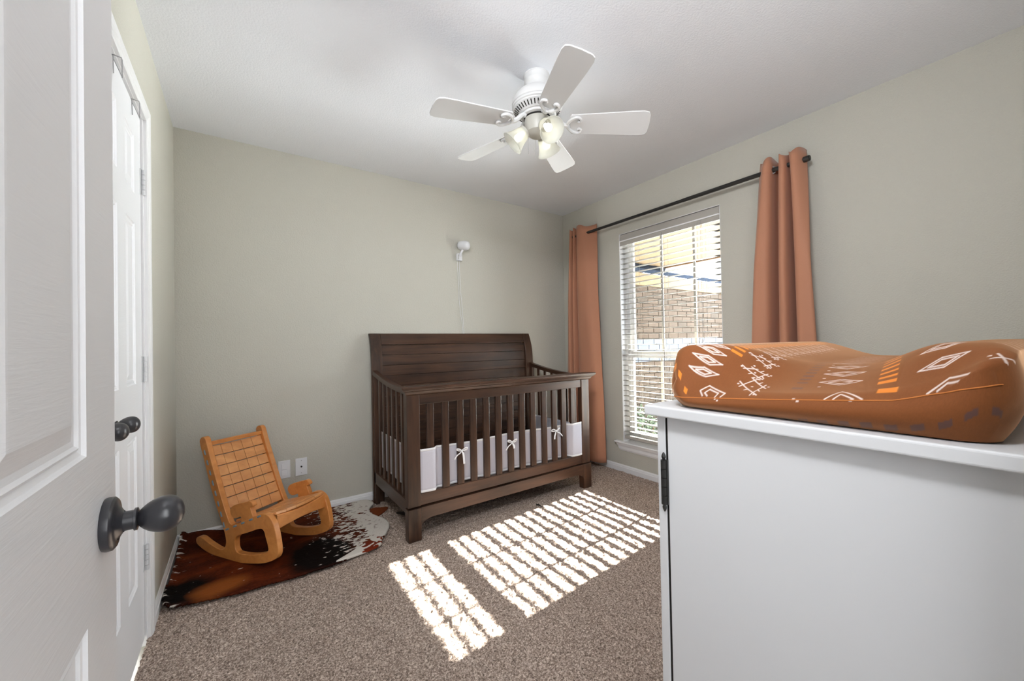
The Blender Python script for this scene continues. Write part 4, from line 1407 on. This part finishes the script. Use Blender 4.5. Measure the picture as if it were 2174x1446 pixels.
for i in range(14):                                   # barred lattice diamonds
    a, b = 0.036 + 0.0405 * i, 0.1655 - 0.0115 * min(i, 1) - 0.002 * max(i - 1, 0)
    ha, hb = (0.0205 if i == 0 else 0.0090 + 0.0), 0.0175
    w_ = LW if i == 0 else 0.0010
    L, T, R, B_ = (a + 0.0015, b - hb), (a + ha, b - 0.004), (a + 0.004, b + hb), (a - ha, b + 0.010)
    poly_('c', w_, [L, T, R, B_], True)
    for P_, Q_ in ((L, B_), (T, R), (L, T), (B_, R)):
        e = 0.32
        for X_, Y_ in ((P_, Q_), (Q_, P_)):
            poly_('c', w_, [X_, (X_[0] + (X_[0] - Y_[0]) * e, X_[1] + (X_[1] - Y_[1]) * e)])
    m1 = ((L[0] + B_[0]) / 2, (L[1] + B_[1]) / 2)
    m2 = ((T[0] + R[0]) / 2, (T[1] + R[1]) / 2)
    m3 = ((B_[0] + R[0]) / 2, (B_[1] + R[1]) / 2)
    poly_('c', w_, [m1, (m1[0] - 0.004, m1[1] - 0.005)])
    poly_('c', w_, [m2, (m2[0] + 0.006, m2[1] + 0.004)])
    poly_('c', w_, [m3, (m3[0] - 0.006, m3[1] + 0.005)])
    for (da, db) in ((0, 0), (0.002, -hb - 0.009), (0.006, hb + 0.009), (ha + 0.007, -0.008), (-ha - 0.006, 0.014)):
        block_('c', a + da, b + db, 0.0015, 0.0017)
for i in range(30):                                   # plum dashes
    block_('p', 0.042 + 0.0165 * i + (0.010 if i else 0), 0.2385 - 0.0006 * i, 0.0042 if i == 0 else 0.0030, 0.0085)
for i in range(13):                                   # nested diamonds, middle
    a, b = 0.069 + 0.041 * i, 0.293 - 0.006 * i * 0.8
    for k in (1.0, 0.55):
        poly_('c', LW * 0.9, [(a + 0.003 * k, b - 0.030 * k), (a + 0.013 * k, b + 0.0), (a - 0.003 * k, b + 0.030 * k), (a - 0.013 * k, b + 0.002)], True)
    block_('c', a - 0.020, b - 0.024, 0.0013, 0.0022)
poly_('c', LW, [(0.0008, 0.2905), (0.0230, 0.3080), (0.0008, 0.3377)])
poly_('c', LW, [(0.0008, 0.3020), (0.0125, 0.3090), (0.0010, 0.3270)])
for a, b in ((0.0005, 0.2469), (-0.003, 0.2535), (-0.001, 0.3245)):
    block_('c', a, b, 0.0016, 0.0019)
block_('o', 0.0185, 0.3635, 0.0062, 0.0115)
for i in range(30):                                   # orange dashes, middle
    block_('o', 0.0440 + 0.0145 * i, 0.3580 - 0.0014 * i, 0.0040 if i < 1 else 0.0028, 0.0110)
poly_('c', LW * 1.15, [(0.0005, 0.4079), (0.0150, 0.4273), (0.0035, 0.4515)])
poly_('c', LW * 1.15, [(0.0010, 0.4176), (0.0075, 0.4261), (0.0015, 0.4400)])
for i in range(12):                                   # nested diamonds, wall side
    a, b = 0.050 + 0.041 * i, 0.4170 - 0.003 * i
    for k in (1.0, 0.58):
        poly_('c', LW, [(a - 0.003 * k, b - 0.025 * k), (a + 0.010 * k, b - 0.002), (a + 0.007 * k, b + 0.025 * k), (a - 0.010 * k, b + 0.002)], True)
for i in range(10):                                   # crosses on the wall-side rim
    a, b = 0.026 + 0.060 * i, 0.476 - 0.001 * i
    poly_('c', LW * 1.2, [(a + 0.011, b - 0.007), (a - 0.008, b + 0.006)])
    poly_('c', LW * 1.2, [(a - 0.003, b - 0.010), (a + 0.007, b + 0.011)])
    block_('c', a + 0.006, b - 0.013, 0.0015, 0.002)
for i in range(16):                                   # plum squares round the foot
    block_('p', -0.0405 - 0.0045 * max(0, i - 9) * 0.6, 0.090 + 0.0279 * i, 0.0052, 0.0072)
def pad():
    top_t = np.linspace(0.0, 1.0, 440)
    ss = np.concatenate([np.linspace(0, 0.26, 240), np.linspace(0.2615, 0.783, 200)])
    Wd, Ln = PY0 - PY1, 0.783
    s_, t_ = np.meshgrid(ss, top_t, indexing='ij')
    z = pad_z(s_, t_)
    ex = np.minimum(s_, Ln - s_)
    ey = np.minimum(t_, 1 - t_) * Wd
    z = z - 0.012 * np.clip(1 - ey / 0.030, 0, 1) ** 2.4 - 0.006 * np.clip(1 - ex / 0.02, 0, 1) ** 2
    # rounded corners in plan
    R = 0.055
    u = np.clip(1 - ex / R, 0, 1)
    v = np.clip(1 - ey / R, 0, 1)
    cm = (u > 0) & (v > 0)
    ex2 = np.where(cm, R * (1 - u * np.sqrt(1 - v * v / 2)), ex)
    ey2 = np.where(cm, R * (1 - v * np.sqrt(1 - u * u / 2)), ey)
    px = np.where(s_ < Ln / 2, ex2, Ln - ex2)
    py = np.where(t_ < 0.5, ey2, Wd - ey2)
    top = np.stack([PX0 + px, PY0 - py, DZ + z], -1)
    n, m = s_.shape
    A0, B0 = s_.copy(), t_ * Wd
    # boundary loop, counted round the top
    loop = [(i, 0) for i in range(n)] + [(n - 1, j) for j in range(1, m)] + [(i, m - 1) for i in range(n - 2, -1, -1)] + [(0, j) for j in range(m - 2, 0, -1)]
    li = np.array([i * m + j for i, j in loop])
    flat = top.reshape(-1, 3)
    bd = flat[li]
    tang = np.roll(bd, -6, 0)[:, :2] - np.roll(bd, 6, 0)[:, :2]
    nrm = np.stack([-tang[:, 1], tang[:, 0]], -1)
    nrm /= np.linalg.norm(nrm, axis=1)[:, None] + 1e-12
    cen = flat[:, :2].mean(0)
    if ((bd[:, :2] - cen) * nrm).sum() < 0:
        nrm = -nrm
    zb0 = bd[:, 2] - DZ
    onend = np.array([i == 0 for i, j in loop])
    sk, Ask, Bsk = [], [], []
    nsk = 36
    for k in range(1, nsk + 1):
        w_ = k / nsk
        off_ = 0.009 * math.sin(w_ * PI) - 0.014 * w_ ** 3
        sk.append(np.concatenate([bd[:, :2] + nrm * off_, (DZ + zb0 * (1 - w_) + 0.002 * w_)[:, None]], 1))
        aa = A0.reshape(-1)[li].copy(); bb = B0.reshape(-1)[li].copy()
        d_ = w_ * zb0
        aa = np.where(onend, -d_, aa)
        bb = np.where(~onend & (bb < Wd / 2), -d_, np.where(~onend, Wd + d_, bb))
        Ask.append(aa); Bsk.append(bb)
    co = np.concatenate([flat] + sk, 0)
    A = np.concatenate([A0.reshape(-1)] + Ask)
    B = np.concatenate([B0.reshape(-1)] + Bsk)
    NV = len(co)
    idx = np.arange(n * m).reshape(n, m)
    q = np.stack([idx[:-1, :-1], idx[1:, :-1], idx[1:, 1:], idx[:-1, 1:]], -1).reshape(-1, 4)
    nl = len(li)
    rows = [li] + [n * m + k * nl + np.arange(nl) for k in range(nsk)]
    qs = [q]
    for k in range(nsk):
        a_, b_ = rows[k], rows[k + 1]
        qs.append(np.stack([a_, b_, np.roll(b_, -1), np.roll(a_, -1)], -1))
    q = np.concatenate(qs, 0).astype(np.int32)
    # print colours
    base = np.array(lin(120, 70, 36)[:3])
    colr = np.empty((NV, 3))
    colr[:] = base * rng.uniform(0.94, 1.06, (NV, 1))
    cream = np.array(lin(214, 196, 188)[:3]); orange = np.array(lin(214, 124, 44)[:3]); plum = np.array(lin(92, 66, 62)[:3])
    pal = {'c': cream, 'o': orange, 'p': plum}
    for colk, wdt, segs in PRINT:
        for (a0, b0, a1, b1) in segs:
            if wdt is None:
                dist = np.maximum(np.abs(A - a0) - a1, np.abs(B - b0) - b1)
                sel = dist < 0.001
                al = np.clip(0.5 - dist[sel] / 0.0008, 0, 1)[:, None]
                colr[sel] = colr[sel] * (1 - al) + pal[colk] * al
                continue
            mg = wdt * 1.5 + 0.002
            sel = (A > min(a0, a1) - mg) & (A < max(a0, a1) + mg) & (B > min(b0, b1) - mg) & (B < max(b0, b1) + mg)
            if not sel.any(): continue
            pa, pb = A[sel] - a0, B[sel] - b0
            da, db = a1 - a0, b1 - b0
            L2 = da * da + db * db + 1e-12
            tt = np.clip((pa * da + pb * db) / L2, 0, 1)
            dist = np.hypot(pa - tt * da, pb - tt * db)
            al = np.clip((wdt - dist) / 0.0008 + 0.5, 0, 1)[:, None]
            colr[sel] = colr[sel] * (1 - al) + pal[colk] * al
    me = bpy.data.meshes.new('cover')
    root = thing('changing_pad', 'rust orange changing pad with white diamond print on the dresser', 'changing pad', (1.17, 0.29, DZ))
    off = np.array(root.location)
    me.vertices.add(NV)
    me.vertices.foreach_set('co', (co - off).reshape(-1, 3).astype(np.float32).ravel())
    me.loops.add(q.size)
    me.loops.foreach_set('vertex_index', q.ravel())
    me.polygons.add(len(q))
    me.polygons.foreach_set('loop_start', np.arange(0, q.size, 4, dtype=np.int32))
    me.polygons.foreach_set('loop_total', np.full(len(q), 4, np.int32))
    me.update(calc_edges=True)
    at = me.color_attributes.new('print', 'FLOAT_COLOR', 'POINT')
    rgba = np.concatenate([colr, np.ones((NV, 1))], -1).reshape(-1).astype(np.float32)
    at.data.foreach_set('color', rgba)
    t = NT('printed rust velvet cover')
    va = t.n('ShaderNodeVertexColor')
    va.layer_name = 'print'
    t.set(va.outputs[0], 0.7, 0, 0.15)
    t.b.inputs['Sheen Weight'].default_value = 1.0
    t.b.inputs['Sheen Roughness'].default_value = 0.4
    t.b.inputs['Sheen Tint'].default_value = lin(235, 190, 150)
    t.bump(t.noise(t.coord(), 900, 1), 0.06, 0.0008)
    link('cover', me, t.m, root, smooth=True, angle=180)
    # seam piping round the near end
    pts = []
    for k_ in range(0, nl, 4):
        i, j = loop[(k_ + nl // 2) % nl]
        if i > 4: continue
        kk = (k_ + nl // 2) % nl
        t2 = j / (m - 1)
        wz = float(np.clip(1 - seam_h(t2) / zb0[kk], 0.02, 0.98))
        of = 0.009 * math.sin(wz * PI) - 0.014 * wz ** 3 + 0.0004
        xy = bd[kk, :2] + nrm[kk] * of
        pts.append((xy[0], xy[1], DZ + zb0[kk] * (1 - wz) + 0.002 * wz))
    s = paint('rust seam thread', (196, 122, 66), 0.7, 0.1)
    MB().tube(pts, 0.0009, 5).build('seam', s, root, smooth=True)
pad()

# ---------------------------------------------------------------- small things on the carpet
st_ = thing('strap', 'short black strap end lying on the carpet behind the crib front leg', 'strap', (0.90, 2.60, 0.0))
MB().tube([(0.862, 2.640, 0.006), (0.885, 2.60, 0.012), (0.91, 2.575, 0.012), (0.95, 2.55, 0.006)], [0.006, 0.010, 0.012, 0.011], 8).build('strap', MT['black'], st_, smooth=True)
tw = thing('twig', 'tiny dark bit of lint lying on the carpet before the crib', 'debris', (1.70, 2.15, 0.0))
MB().tube([(1.688, 2.172, 0.006), (1.697, 2.158, 0.009), (1.703, 2.135, 0.004), (1.712, 2.105, 0.003)], [0.005, 0.006, 0.002, 0.0012], 6).build('lint', MT['dark'], tw, smooth=True)
